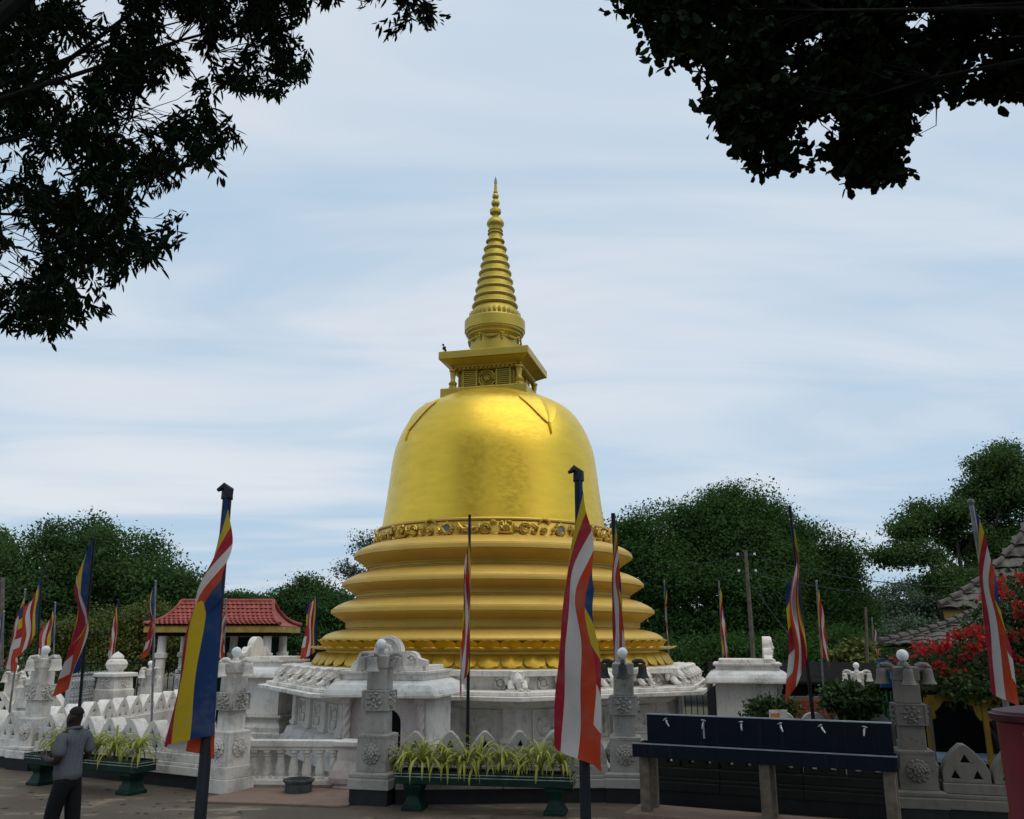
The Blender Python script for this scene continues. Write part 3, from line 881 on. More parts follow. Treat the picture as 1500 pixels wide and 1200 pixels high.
def shrine(label, cx, cy, rot):
    t = thing('image_shrine', label, 'shrine', (cx, cy, -0.5), rot, 'shrines built against the stupa platform')
    zz = T(0, 0, 0.5)
    MB().stack([(0.98, 0.95, -0.5), (0.98, 0.95, -0.2), (0.92, 0.9, -0.17), (0.93, 0.91, -0.05), (0.86, 0.84, 0.06), (0.80, 0.78, 0.12), (0.80, 0.78, 0.17), (0.90, 0.88, 0.19), (0.95, 0.93, 0.22), (0.95, 0.93, 0.275)], zz).build('pedestal', M_['white_stone'], t, None, 0.012)
    w = MB()
    for sx in (-1, 1): w.box((sx*0.80, 0.06, 0.775), (0.09, 1.46, 0.99), zz)
    w.box((0, 0.76, 0.775), (1.505, 0.08, 0.985), zz)
    w.build('wall', M_['white_clean'], t, None, 0.008)
    obj('arch_panel', me_arch, t, zz @ T(0, -0.52, 0.0))
    MB().box((0, 0.10, 0.78), (1.40, 1.05, 0.97), zz).build('dark_interior', M_['dark_void'], t)  # solid near-black block stands for the shade inside
    for sx in (-1, 1):
        obj('twisted_column', me_tw, t, zz @ T(sx*0.74, -0.72, 0.278))
    MB().stack([(1.11, 1.05, 1.272), (1.14, 1.08, 1.285), (1.14, 1.08, 1.335)], zz).build('eave_slab', M_['white_stone'], t, None, 0.008)
    rs = [(1.10, 1.04, 1.337), (1.08, 1.02, 1.40), (1.00, 0.95, 1.50), (0.86, 0.82, 1.565), (0.82, 0.79, 1.58)]
    MB().stack(rs, zz).build('roof', M_['roof_stone'], t, None, 0.012)
    MB().stack([(0.80, 0.77, 1.582), (0.80, 0.77, 1.68), (0.86, 0.83, 1.70), (0.86, 0.83, 1.75)], zz).build('attic_block', M_['white_stone'], t, None, 0.01)
    MB().stack([(0.72, 0.69, 1.752), (0.72, 0.69, 1.84)], zz).build('attic_block', M_['white_stone'], t, None, 0.01)
    p = obj('pediment', me_ped, t, zz @ T(0, -0.52, 1.842), 0.012)
    m = MB()
    m.tube([(x, -0.11, z) for x, z in arc(0, 0.27, 0.245, -5, 185, 18)], 0.022, 5)
    for k in range(8):
        q = 2*PI*k/8; m.sphere((0.09*math.cos(q), -0.11, 0.27+0.09*math.sin(q)), 0.055, 7)
    m.sphere((0, -0.13, 0.27), 0.06, 8)
    for sx in (-1, 1):
        m.tube([(sx*0.50+0.075*math.cos(q), -0.11, 0.13+0.075*math.sin(q)) for q in np.linspace(0, 2*PI, 13)], 0.018, 5)
        m.sphere((sx*0.50, -0.11, 0.13), 0.03, 7)
    m.build('rosette', M_['white_clean'], p)
    return t
def axis_pos(r, k):
    a = AX + k*PI/2
    return SX + r*math.sin(a), SY - r*math.cos(a)
x, y = axis_pos(7.15, 0); shrine('white arched shrine with trefoil pediment facing the entrance, behind the tallest gate pillar', x, y, AX)
x, y = axis_pos(6.75, -1); shrine('white shrine seen from its blank side at the left end of the stupa platform', x, y, AX - PI/2)
x, y = axis_pos(6.75, 1); shrine('white shrine seen from its blank side right of the stupa', x, y, AX + PI/2)
# ================================================================ LAMP PILLARS
def flower_parts():
    m = MB()
    for k in range(12):
        t = 2*PI*k/12
        m.sphere((0.115*math.cos(t), -0.015, 0.115*math.sin(t)), 0.038, 6, S3(1, 0.8, 1))
    m.tube([(0.085*math.cos(t), -0.03, 0.085*math.sin(t)) for t in np.linspace(0, 2*PI, 17)], 0.022, 5)
    for k in range(7):
        t = 2*PI*k/7
        m.sphere((0.045*math.cos(t), -0.05, 0.045*math.sin(t)), 0.028, 6)
    m.sphere((0, -0.06, 0), 0.03, 7)
    return m
def band_flower():
    m = MB()
    m.tube([(0.055*math.cos(t), -0.008, 0.055*math.sin(t)) for t in np.linspace(0, 2*PI, 15)], 0.015, 5)
    m.sphere((0, -0.005, 0), 0.032, 7)
    for k in range(8):
        t = 2*PI*(k+0.5)/8
        m.tube([(0.07*math.cos(t), -0.002, 0.07*math.sin(t)), (0.10*math.cos(t), -0.018, 0.10*math.sin(t)), (0.135*math.cos(t+0.2), -0.004, 0.115*math.sin(t+0.2))], [0.018, 0.026, 0.010], 5)
    for s in (-1, 1):
        m.box((s*0.178, -0.004, 0), (0.014, 0.02, 0.27)); m.box((0, -0.0035, s*0.128), (0.35, 0.02, 0.014))
    return m
def bell():
    m = MB()
    # curled bracket with a hanging bell
    m.tube([(0, 0.02, 0.10), (0, -0.06, 0.13), (0, -0.13, 0.125), (0, -0.165, 0.09), (0, -0.15, 0.06), (0, -0.125, 0.075)], [0.035, 0.038, 0.034, 0.028, 0.022, 0.015], 7)
    m.tube([(0, 0.0, 0.05), (0, -0.05, 0.07), (0, -0.10, 0.06)], [0.03, 0.03, 0.02], 6)
    m.lathe([(0.012, 0.085), (0.05, 0.08), (0.062, 0.055), (0.065, 0.02), (0.068, -0.03), (0.078, -0.075), (0.098, -0.115), (0.105, -0.125), (0.098, -0.13), (0.08, -0.12), (0.02, -0.09)], 14, T(0, -0.135, 0), True)
    m.sphere((0, -0.135, -0.12), 0.025, 6)
    return m
MESH = {}
def pill_meshes(mat):
    if mat not in MESH:
        MESH[mat] = (flower_parts().mesh('rosette', M_[mat]), band_flower().mesh('flower_relief', M_[mat]))
    return MESH[mat]
bell_me = {}
def lamp_pillar(label, x, y, rot, ball_z, mat='white_stone', bellmat=None, white_base=False, sc=1.0, detail=True, z0=0.0, group='lamp pillars along the front wall'):
    """stands on z0; ball_z = height of the globe's centre above z0"""
    t = thing('lamp_pillar', label, 'pillar', (x, y, z0), rot, group)
    k = ball_z/2.13
    m = M_[mat]
    P = lambda z: z*k
    pl = MB(); pl.stack([(0.30, 0.30, -0.02), (0.30, 0.30, P(0.20))]); pl.build('plinth', M_['white_stone' if white_base else 'black_plinth'], t, None, 0.008)
    lg = MB()
    if white_base:
        lg.stack([(0.275, 0.275, P(0.202)), (0.275, 0.275, P(0.385))])
    else:
        lg.stack([(0.325, 0.325, P(0.202)), (0.325, 0.325, P(0.33)), (0.30, 0.30, P(0.345)), (0.315, 0.315, P(0.355)), (0.315, 0.315, P(0.40)), (0.26, 0.26, P(0.42))])
    lg.build('base_moulding', m, t, None, 0.012)
    MB().stack([(0.235, 0.235, P(0.387 if white_base else 0.422)), (0.23, 0.23, P(0.86)), (0.235, 0.235, P(0.865)), (0.235, 0.235, P(0.90)), (0.19, 0.19, P(0.912))]).build('base_block', m, t, None, 0.012)
    MB().stack([(0.158, 0.158, P(0.90)), (0.155, 0.155, P(1.235))]).build('shaft', m, t, None, 0.012)
    bd = MB().stack([(0.195, 0.195, P(1.222)), (0.195, 0.195, P(1.50))]).build('carved_block', m, t, None, 0.01)
    MB().stack([(0.155, 0.155, P(1.502)), (0.148, 0.148, P(1.86))]).build('shaft', m, t, None, 0.012)
    MB().stack([(0.165, 0.165, P(1.80)), (0.165, 0.165, P(1.97)), (0.14, 0.14, P(1.985))]).build('capital', m, t, None, 0.01)
    lm = MB().lathe([(0.06, P(1.98)), (0.055, P(2.02)), (0.04, P(2.06))], 12).build('lamp_collar', m, t)
    MB().sphere((0, 0, P(2.13)), 0.082, 18).build('lamp_globe', M_['globe'], t)
    ro, fl = pill_meshes(mat)
    bm = bellmat or mat
    if bm not in bell_me: bell_me[bm] = bell().mesh('bell', M_[bm])
    for q in range(4):
        Q = RZ(q*PI/2)
        obj('bell', bell_me[bm], t, Q @ T(0, -0.165, P(1.88)))
        if detail and q != 2:
            obj('rosette', ro, t, Q @ T(0, -0.235, P(0.66)))
            obj('flower_relief', fl, bd, Q @ T(0, -0.197, P(1.361)) @ S3(1, 1, k))
    return t
a_left = math.atan2(WALL['L2'][1]-WALL['P1'][1], WALL['L2'][0]-WALL['P1'][0])
lamp_pillar('white bell-hung lamp pillar behind the walking man, left end of the planted wall', *WALL['P1'], R(-25), 2.13)
lamp_pillar('white bell-hung lamp pillar with white foot at the left side of the entrance', *WALL['L2'], R(-31), 2.13, white_base=True)
lamp_pillar('tallest bell-hung lamp pillar, on the right side of the entrance before the shrine', *WALL['P3'], R(-15), 2.26, 'dirty_stone')
lamp_pillar('grey lamp pillar with black bells beside the left end of the tap bench', *WALL['P4'], R(-8), 2.13, 'dirty_stone', 'dark_bell')
lamp_pillar('weathered lamp pillar in grey darkened for shade, beside the right end of the tap bench', *WALL['P5'], R(-14), 2.12, 'shaded_grey_stone')

# ================================================================ BOUNDARY WALL with pierced merlons
def tri(cx, cz, w, h): return [(cx-w/2, cz), (cx+w/2, cz), (cx, cz+h)]
def merlon_mesh(w, h, th, mat, rnd=False):
    a = w/2
    if rnd:
        out = [(-a, 0), (a, 0), (a, h*0.55)] + [(a*math.cos(R(q)), h*0.55+h*0.45*math.sin(R(q))) for q in range(15, 180, 15)] + [(-a, h*0.55)]
        holes = [[(0, h*0.42), (a*0.2, h*0.52), (0, h*0.62), (-a*0.2, h*0.52)]]
    else:
        out = [(-a, 0), (a, 0), (a, h*0.30), (a*0.80, h*0.56), (a*0.42, h*0.84), (a*0.12, h), (-a*0.12, h), (-a*0.42, h*0.84), (-a*0.80, h*0.56), (-a, h*0.30)]
        holes = [tri(0, h*0.53, w*0.21, h*0.22), tri(-w*0.23, h*0.11, w*0.20, h*0.22), tri(w*0.23, h*0.11, w*0.20, h*0.22)]
    return plate('merlon', [out]+holes, th, M_[mat])
mer = {}
back = {}
def wall_section(label, A, B, n, mat, z0=0.0, inset=0.30, top=0.985, base_dark=True, group='sections of the white boundary wall', merl='a', w=None, ledge=0.515, th=0.27, backed=True):
    A = Vector((*A, 0)); B = Vector((*B, 0))
    d = B-A; Ln = d.length; rot = math.atan2(d.y, d.x)
    t = thing('boundary_wall', label, 'wall', (A.x, A.y, z0), rot, group)
    x0, x1 = inset, Ln-inset
    lx = x1-x0; mx = (x0+x1)/2
    def bx(z_0, z_1, dep): return MB().box((mx, 0, (z_0+z_1)/2), (lx, dep, z_1-z_0))
    bx(-0.62 if z0 == 0 else 0, 0.20, 0.40).build('plinth', M_['black_plinth' if base_dark else mat], t)
    # moulded courses, in lengths with open joints
    nb = max(2, int(lx/1.1))
    for (c0, c1, dep) in ((0.202, 0.33, 0.50), (0.332, 0.385, 0.44), (0.387, ledge, 0.38)):
        me = None
        for k in range(nb):
            if me is None: me = MB().box((0, 0, 0), (lx/nb-0.006, dep, c1-c0)).mesh('wall_block', M_[mat])
            obj('wall_block', me, t, T(x0+lx*(k+0.5)/nb, 0.004*((k*7) % 3-1), (c0+c1)/2), 0.012)
    pitch = lx/n
    key = (round(w or pitch*0.95, 3), merl, mat, round(top-ledge, 3))
    if key not in mer: mer[key] = merlon_mesh(key[0], top-ledge, th, mat, merl == 'r')
    rnd = random.Random(n)
    if key not in back:
        a_, h_ = key[0]/2, key[3]
        back[key] = MB().prism([(-a_*0.85, 0.02), (a_*0.85, 0.02), (a_*0.80, h_*0.40), (a_*0.28, h_*0.80), (-a_*0.28, h_*0.80), (-a_*0.80, h_*0.40)], -th/2+0.045, -th/2+0.055, None, 'y').mesh('hole_shade_plate', M_['dark_void'])  # near-black plate puts the darkness of the holes into colour
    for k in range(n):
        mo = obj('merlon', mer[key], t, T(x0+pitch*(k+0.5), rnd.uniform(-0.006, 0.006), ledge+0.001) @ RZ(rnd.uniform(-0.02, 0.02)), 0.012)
        if backed: obj('hole_shade_plate', back[key], mo)
    return t
wall_section('white wall with pierced merlons at the far left edge, left of the man', WALL['W0'], WALL['P1'], 11, 'white_stone')
wall_section('white wall with pierced merlons behind the left planter and the man', WALL['P1'], WALL['L2'], 8, 'white_stone')
wall_section('grey stained wall with pierced merlons behind the middle planter', WALL['P3'], WALL['P4'], 6, 'dirty_stone')
wall_section('dark wall with pierced merlons behind the tap bench', WALL['P4'], WALL['P5'], 6, 'black_stone', backed=False)
wall_section('weathered wall in grey darkened for shade, with pierced merlons behind the red post box', WALL['P5'], WALL['W6'], 8, 'shaded_grey_stone')

# walls and pillars further back
G2 = 'far walls of the compound'
wall_section('white merloned wall running back on the left, behind the planted wall', (-10.1, 19.2), (-9.55, 29.2), 14, 'white_clean', z0=-0.6, inset=0.02, top=1.50, ledge=1.02, base_dark=False, group=G2)
wall_section('far white wall with merlons at the extreme left, beyond the lamp pillars', (-22.0, 26.5), (-11.4, 25.0), 14, 'white_stone', z0=-0.6, inset=0.02, top=1.52, ledge=1.0, base_dark=False, group=G2)
wall_section('low far wall with round pierced merlons right of the right shrine', (5.4, 19.6), (10.2, 18.2), 8, 'dirty_stone', z0=-0.6, inset=0.02, top=1.45, ledge=0.95, base_dark=False, group=G2, merl='r', w=0.50)
G3 = 'small lamp pillars far behind the wall'
p = at(23, 978, 25.5); lamp_pillar('small white lamp pillar at the far left edge, beyond the near pillar', p.x, p.y, R(-20), p.z+0.6, detail=False, z0=-0.6, group=G3)
p = at(46, 985, 24.0); lamp_pillar('small white lamp pillar just left of and behind the near left pillar', p.x, p.y, R(-20), p.z+0.6, detail=False, z0=-0.6, group=G3)
p = at(221, 972, 26.5); lamp_pillar('small white lamp pillar beside the tiled pavilion column', p.x, p.y, R(-20), p.z+0.6, detail=False, z0=-0.6, group=G3)
p = at(1254, 975, 24.0); lamp_pillar('small white lamp pillar above the round shrub, right of the flags', p.x, p.y, R(-20), p.z+0.6, detail=False, z0=-0.6, group=G3)

# urn-topped gate pillar and carved screens on the left
p = at(173, 956, 24.5)
t = thing('urn_pillar', 'white square gate pillar topped by a lotus-bud urn, left background', 'pillar', (p.x, p.y, -0.6), R(-22))
hh = p.z+0.6
MB().stack([(0.36, 0.36, 0), (0.36, 0.36, hh-0.95), (0.33, 0.33, hh-0.93), (0.31, 0.31, hh-0.62)]).build('shaft', M_['white_clean'], t, None, 0.015)
MB().stack([(0.40, 0.40, hh-0.62), (0.40, 0.40, hh-0.53), (0.30, 0.30, hh-0.51)]).build('cap_slab', M_['white_clean'], t, None, 0.012)
u = MB().lathe([(0.20, hh-0.51), (0.17, hh-0.47), (0.25, hh-0.40), (0.28, hh-0.30), (0.24, hh-0.20), (0.15, hh-0.16), (0.17, hh-0.13), (0.13, hh-0.06), (0.05, hh+0.0), (0.005, hh+0.03)], 16).build('urn', M_['white_stone'], t)
for q in range(4):
    obj('flower_relief', pill_meshes('white_clean')[1], t, RZ(q*PI/2) @ T(0, -0.325, hh-0.76))
def carved_screen(label, px0, px1, ytop, ybot, D0, D1, crown):
    A = at(px0, ybot, D0); B = at(px1, ybot, D1)
    d = Vector((B.x-A.x, B.y-A.y, 0)); Ln = d.length
    zt_ = at((px0+px1)/2, ytop, (D0+D1)/2).z+0.6
    t = thing('carved_screen', label, 'stone screen', (A.x, A.y, -0.6), math.atan2(d.y, d.x))
    MB().box((Ln/2, 0, zt_/2), (Ln, 0.12, zt_)).build('slab', M_['carved_grey'], t, None, 0.01)
    nx = max(3, int(Ln/0.16)); rows = []
    z = zt_-0.10
    kinds = [0, 1, 0, 2, 0, 1, 0]
    m = MB()
    for r_i, kd in enumerate(kinds):
        for k in range(nx):
            x = Ln*(k+0.5)/nx
            if kd == 0: m.sphere((x, -0.06, z), 0.055, 6, S3(1, 1, 1))
            elif kd == 1: m.tube([(x-0.05, -0.07, z-0.03), (x, -0.09, z+0.05), (x+0.05, -0.07, z-0.03), (x, -0.07, z)], 0.018, 4)
            else: m.lathe([(0.02, z-0.10), (0.045, z-0.05), (0.025, z), (0.045, z+0.06), (0.02, z+0.09)], 6, T(x, -0.07, 0))
        z -= 0.19 if kd == 2 else 0.13
        m.box((Ln/2, -0.055, z+0.065), (Ln*0.97, 0.05, 0.022))
    rl = m.build('carving', M_['carved_grey'], t); rl['kind'] = 'stuff'
    cm = MB()
    nn = 7 if crown else nx
    for k in range(nn):
        x = Ln*(k+0.5)/nn
        hh_ = (0.30*math.sin(PI*(k+0.5)/nn)+0.05) if crown else 0.09
        cm.tube([(x-0.04, 0, zt_-0.02), (x+0.05, 0, zt_+hh_*0.5), (x-0.03, 0, zt_+hh_)], [0.07, 0.06, 0.02], 6)
        if crown: cm.sphere((x, 0, zt_+hh_*0.7), 0.07, 6)
    cm.build('crest', M_['carved_grey'], t)
carved_screen('grey carved stone screen behind the left flag, beside the urn pillar', 97, 158, 990, 1032, 23.0, 25.5, False)
carved_screen('tall grey carved stone screen with crowned top beside the pavilion column', 253, 278, 988, 1030, 27.5, 27.5, True)
carved_screen('grey carved stone screen half hidden behind the left gate pillar', 352, 372, 1000, 1040, 27.8, 28.0, False)

# ================================================================ ENTRANCE
g = MB(); g.prism([(-4.80, 13.95), (-2.50, 13.55), (-2.36, 13.65), (-2.36, 14.35), (-2.5, 15.2), (-4.18, 15.2), (-4.25, 14.85)], 0.004, 0.03)
g.build('entrance_paving', M_['threshold'])
tag(bpy.data.objects['entrance_paving'], kind='structure')
t = thing('balustrade', 'white balustrade with turned balusters inside the entrance gap', 'balustrade', (-4.35, 15.35, -0.6))
path_b = [(-0.75, 1.75), (0.0, 0.0), (1.75, -0.10)]
def seg_boxes(z0, z1, wd, nm, ex=0.0):
    for i, (a, b) in enumerate(zip(path_b[:-1], path_b[1:])):
        A = Vector((*a, 0)); B = Vector((*b, 0)); d = B-A
        ang = math.atan2(d.y, d.x)
        MB().box((d.length/2, 0, (z0+z1)/2), (d.length+(ex if i else 0), wd, z1-z0), T(A.x, A.y, 0.001*i) @ RZ(ang)).build(nm, M_['white_stone'], t, None, 0.012)
seg_boxes(1.23, 1.33, 0.22, 'handrail', 0.1)
seg_boxes(1.175, 1.228, 0.16, 'under_rail')
seg_boxes(0.66, 0.74, 0.36, 'base_rail', 0.1)
seg_boxes(0.0, 0.655, 0.26, 'base_wall')
bal = MB().lathe([(r_b*1.3, z_b) for r_b, z_b in [(0.062, 0), (0.062, 0.035), (0.045, 0.045), (0.055, 0.065), (0.062, 0.10), (0.058, 0.17), (0.044, 0.29), (0.035, 0.335), (0.052, 0.345), (0.035, 0.36), (0.045, 0.385), (0.06, 0.40), (0.06, 0.433)]], 14)
bal_me = bal.mesh('baluster', M_['white_stone'])
for i, (a, b, n) in enumerate(((path_b[0], path_b[1], 7), (path_b[1], path_b[2], 8))):
    A = Vector((*a, 0)); B = Vector((*b, 0))
    for k in range(n):
        q = A.lerp(B, (k+0.55)/n)
        obj('baluster', bal_me, t, T(q.x, q.y, 0.741))
t = thing('stone_basin', 'dark stone basin on the ground before the balustrade', 'basin', (-3.34, 14.72, 0.03))
MB().lathe([(0.20, 0.0), (0.21, 0.02), (0.205, 0.12), (0.225, 0.15), (0.24, 0.155), (0.24, 0.19), (0.20, 0.192), (0.185, 0.10), (0.02, 0.08)], 20).build('bowl', M_['basin_stone'], t)
MB().lathe([(0.245, 0.165), (0.25, 0.175), (0.245, 0.185)], 20, caps=False).build('rim', M_['basin_stone'], t)
# curved white pedestal at the right end of the balustrade
t = thing('curved_pedestal', 'white bulging pedestal joining the balustrade to the right gate pillar', 'pedestal', (-2.62, 15.25, -0.6), R(-14))
MB().stack([(0.24, 0.24, 0.0), (0.24, 0.24, 0.62), (0.20, 0.2, 0.66), (0.25, 0.25, 0.70), (0.27, 0.27, 0.78), (0.245, 0.245, 0.90), (0.19, 0.19, 1.04), (0.17, 0.17, 1.20), (0.175, 0.175, 1.24)]).build('body', M_['pink_stone'], t, None, 0.02, 3)
MB().stack([(0.22, 0.22, 1.242), (0.24, 0.24, 1.27), (0.24, 0.24, 1.33)]).build('cap_slab', M_['white_stone'], t, None, 0.01)
# ================================================================ PLANTERS
def planter(label, A, B, ztop, dep=0.42):
    A = Vector((*A, 0)); B = Vector((*B, 0)); d = B-A; Ln = d.length
    t = thing('planter_trough', label, 'planter', (A.x, A.y, 0.0), math.atan2(d.y, d.x), 'green planter troughs on pedestals')
    zb_ = ztop-0.17
    for nm, c, s in (('side_panel', (Ln/2, -dep/2+0.02, (ztop+zb_)/2), (Ln, 0.04, 0.17)), ('side_panel', (Ln/2, dep/2-0.02, (ztop+zb_)/2), (Ln, 0.04, 0.17)),
                     ('end_panel', (0.02, 0, (ztop+zb_)/2), (0.04, dep-0.084, 0.168)), ('end_panel', (Ln-0.02, 0, (ztop+zb_)/2), (0.04, dep-0.084, 0.168)),
                     ('floor_slab', (Ln/2, 0, zb_+0.02), (Ln-0.084, dep-0.084, 0.04))):
        MB().box(c, s).build(nm, M_['green_paint'], t, None, 0.008)
    MB().box((Ln/2, 0, ztop-0.05), (Ln-0.09, dep-0.09, 0.03)).build('soil', M_['soil'], t)
    for z in (ztop-0.03, ztop-0.07):
        m = MB(); m.box((Ln/2, -dep/2-0.003, z), (Ln+0.01, 0.008, 0.010)); m.box((Ln+0.003, 0, z), (0.008, dep-0.01, 0.010)); m.box((-0.003, 0, z), (0.008, dep-0.01, 0.010))
        m.build('painted_line', M_['white_line'], t)
    lg = MB(); lg.stack([(0.15, 0.18, 0.0), (0.15, 0.18, 0.05), (0.13, 0.15, 0.07), (0.085, 0.12, 0.17), (0.085, 0.12, 0.20), (0.13, 0.17, zb_-0.05), (0.13, 0.17, zb_-0.002)])
    me = lg.mesh('pedestal_leg', M_['green_paint'])
    for x in (0.24, Ln-0.26): obj('pedestal_leg', me, t, T(x, 0, 0), 0.008)
    return t
PLA = ((-1.62, 13.50), (0.86, 13.05), 0.53)
PLB = ((-8.05, 15.75), (-5.72, 14.62), 0.50)
planter('dark green planter trough on pedestal legs in the middle, between flag and gate pillar', *PLA)
planter('dark green planter trough on pedestal legs behind the man, before the white wall', *PLB)
simple('plant_stem', (0.05, 0.06, 0.03), 0.8)
def spider_plant(label, p, h, n, seed, spread=1.0):
    rnd = random.Random(seed)
    t = thing('spider_plant', label, 'plant', p, rnd.uniform(0, 6), 'variegated plants in the troughs')
    MB().tube([(0, 0, -0.03), (0.01, 0, h*0.22), (0, 0.01, h*0.38)], [0.018, 0.015, 0.010], 6).build('stem', M_['plant_stem'], t)
    mb = MB()
    for k in range(n):
        a = rnd.uniform(0, 2*PI)
        ln = h*rnd.uniform(0.75, 1.25)
        el0 = rnd.uniform(0.35, 1.45)
        z0 = rnd.uniform(0.12, 0.40)*h
        w = rnd.uniform(0.010, 0.019)
        pos = Vector((0, 0, z0)); el = el0
        ca, sa = math.cos(a), math.sin(a)
        side = Vector((-sa, ca, 0))
        m = 7; vs = []; fs = []
        for i in range(m):
            f = i/(m-1)
            ww = w*(0.55+1.6*f*(1-f)*1.2)*(1 if f < 0.99 else 0.15)
            up = Vector((-ca*math.sin(el), -sa*math.sin(el), math.cos(el)))
            vs += [pos-side*ww+up*0.004, pos-up*0.002, pos+side*ww+up*0.004]
            step = ln/(m-1)
            pos = pos + Vector((ca*math.cos(el), sa*math.cos(el), math.sin(el)))*step*spread
            el -= (0.30+0.42*f)*rnd.uniform(0.7, 1.15)
        for i in range(m-1):
            fs += [(i*3, i*3+1, i*3+4, i*3+3), (i*3+1, i*3+2, i*3+5, i*3+4)]
        mb.add(vs, fs, None, True)
    mb.build('leaves', M_['leaf_spider'], t)
def on_planter(P, f, off=0.0):
    A = Vector((*P[0], 0)); B = Vector((*P[1], 0)); q = A.lerp(B, f)
    n = Vector((-(B-A).y, (B-A).x, 0)).normalized()
    q += n*off
    return (q.x, q.y, P[2]-0.04)
ord9 = ['leftmost', 'second from left', 'third from left', 'fourth from left', 'fifth from left', 'sixth from left', 'seventh from left', 'eighth from left', 'rightmost']
for i, f in enumerate((0.05, 0.14, 0.26, 0.38, 0.47, 0.60, 0.70, 0.82, 0.93)):
    spider_plant('%s arching yellow-green plant in the middle planter trough' % ord9[i], on_planter(PLA, f, 0.06*(-1)**i), 0.44+0.06*((i*5) % 3), 44, 20+i)
ord5 = ['leftmost, partly hidden by the man\'s hands', 'second from left, beside the man', 'third from left', 'fourth from left', 'rightmost']
for i, f in enumerate((0.20, 0.36, 0.55, 0.74, 0.91)):
    spider_plant('yellow-green plant in the left planter trough, %s' % ord5[i], on_planter(PLB, f, 0.03*(-1)**i), 0.52+0.06*(i % 2), 46, 50+i, 0.9)

# ================================================================ TAP BENCH
A = Vector((1.83, 12.95, 0)); B = Vector((4.72, 11.55, 0)); d = B-A; Ln = d.length
t = thing('tap_bench', 'dark navy washing bench with a row of taps on concrete legs', 'tap bench', (A.x, A.y, 0), math.atan2(d.y, d.x))
bp = MB().box((Ln/2, 0.22, 1.12), (Ln, 0.06, 0.36)).build('back_panel', M_['navy_panel'], t, None, 0.004)
MB().box((Ln/2, 0.22, 1.309), (Ln+0.01, 0.075, 0.014)).build('edge_strip', M_['steel_edge'], bp)
tr = MB()
tr.box((Ln/2, -0.30, 0.875), (Ln+0.12, 0.03, 0.165)); tr.box((Ln/2, 0.165, 0.875), (Ln+0.12, 0.03, 0.165))
for sx in (-0.045, Ln+0.045): tr.box((sx, -0.068, 0.875), (0.03, 0.43, 0.165))
tr.box((Ln/2, -0.068, 0.80), (Ln+0.058, 0.43, 0.012))
trough = tr.build('trough', M_['navy_panel'], t, None, 0.004)
MB().box((Ln/2, -0.30, 0.966), (Ln+0.13, 0.038, 0.014)).build('edge_strip', M_['steel_edge'], trough)
for k in range(1, 6):
    MB().box((Ln*k/6, 0.1885, 1.12), (0.008, 0.004, 0.355)).build('panel_joint', M_['dark_void'], bp)
    MB().box((Ln*k/6+0.02, -0.3165, 0.875), (0.008, 0.004, 0.16)).build('panel_joint', M_['dark_void'], trough)
MB().tube([(0.15, 0.262, 1.20), (Ln-0.15, 0.262, 1.20)], 0.014, 8).build('supply_pipe', M_['chrome'], t)
MB().tube([(Ln-0.2, 0.262, 1.20), (Ln-0.1, 0.27, 1.15), (Ln-0.1, 0.27, 0.1)], 0.014, 8).build('supply_pipe', M_['chrome'], t)
tp = MB()
tp.tube([(0, 0, 0), (0, -0.05, 0)], 0.016, 8)
tp.tube([(0, -0.045, 0.02), (0, -0.05, -0.01), (0.012, -0.075, -0.045), (0.022, -0.085, -0.085)], [0.018, 0.018, 0.015, 0.013], 8)
tp.tube([(0, -0.05, 0.01), (0, -0.05, 0.045)], 0.009, 6)
tp.tube([(-0.045, -0.05, 0.035), (0, -0.052, 0.05), (0.03, -0.05, 0.045)], [0.008, 0.011, 0.007], 6)
tap_me = tp.mesh('tap', M_['chrome'])
for k in range(6):
    obj('tap', tap_me, t, T(0.30+k*(Ln-0.62)/5, 0.19, 1.22) @ RY(0.25*((k*3) % 4-1.5)) @ S3(0.82, 0.9, 0.82))
MB().box((0.30+(Ln-0.62)/5, 0.165, 1.12), (0.022, 0.022, 0.20)).build('pipe', M_['chrome'], t)
for k, x in enumerate((0.07, Ln*0.52, Ln-0.06)):
    MB().box((x, -0.17, 0.445), (0.135, 0.12, 0.69)).build('leg', M_['concrete_leg'], t, None, 0.008)
    MB().box((x, 0.15, 0.445), (0.135, 0.12, 0.69)).build('leg', M_['concrete_leg'], t, None, 0.008)
t2 = MB().box((Ln/2, -0.02, 0.05), (Ln+0.35, 0.75, 0.098)).build('base_slab', M_['threshold'], t, None, 0.01)

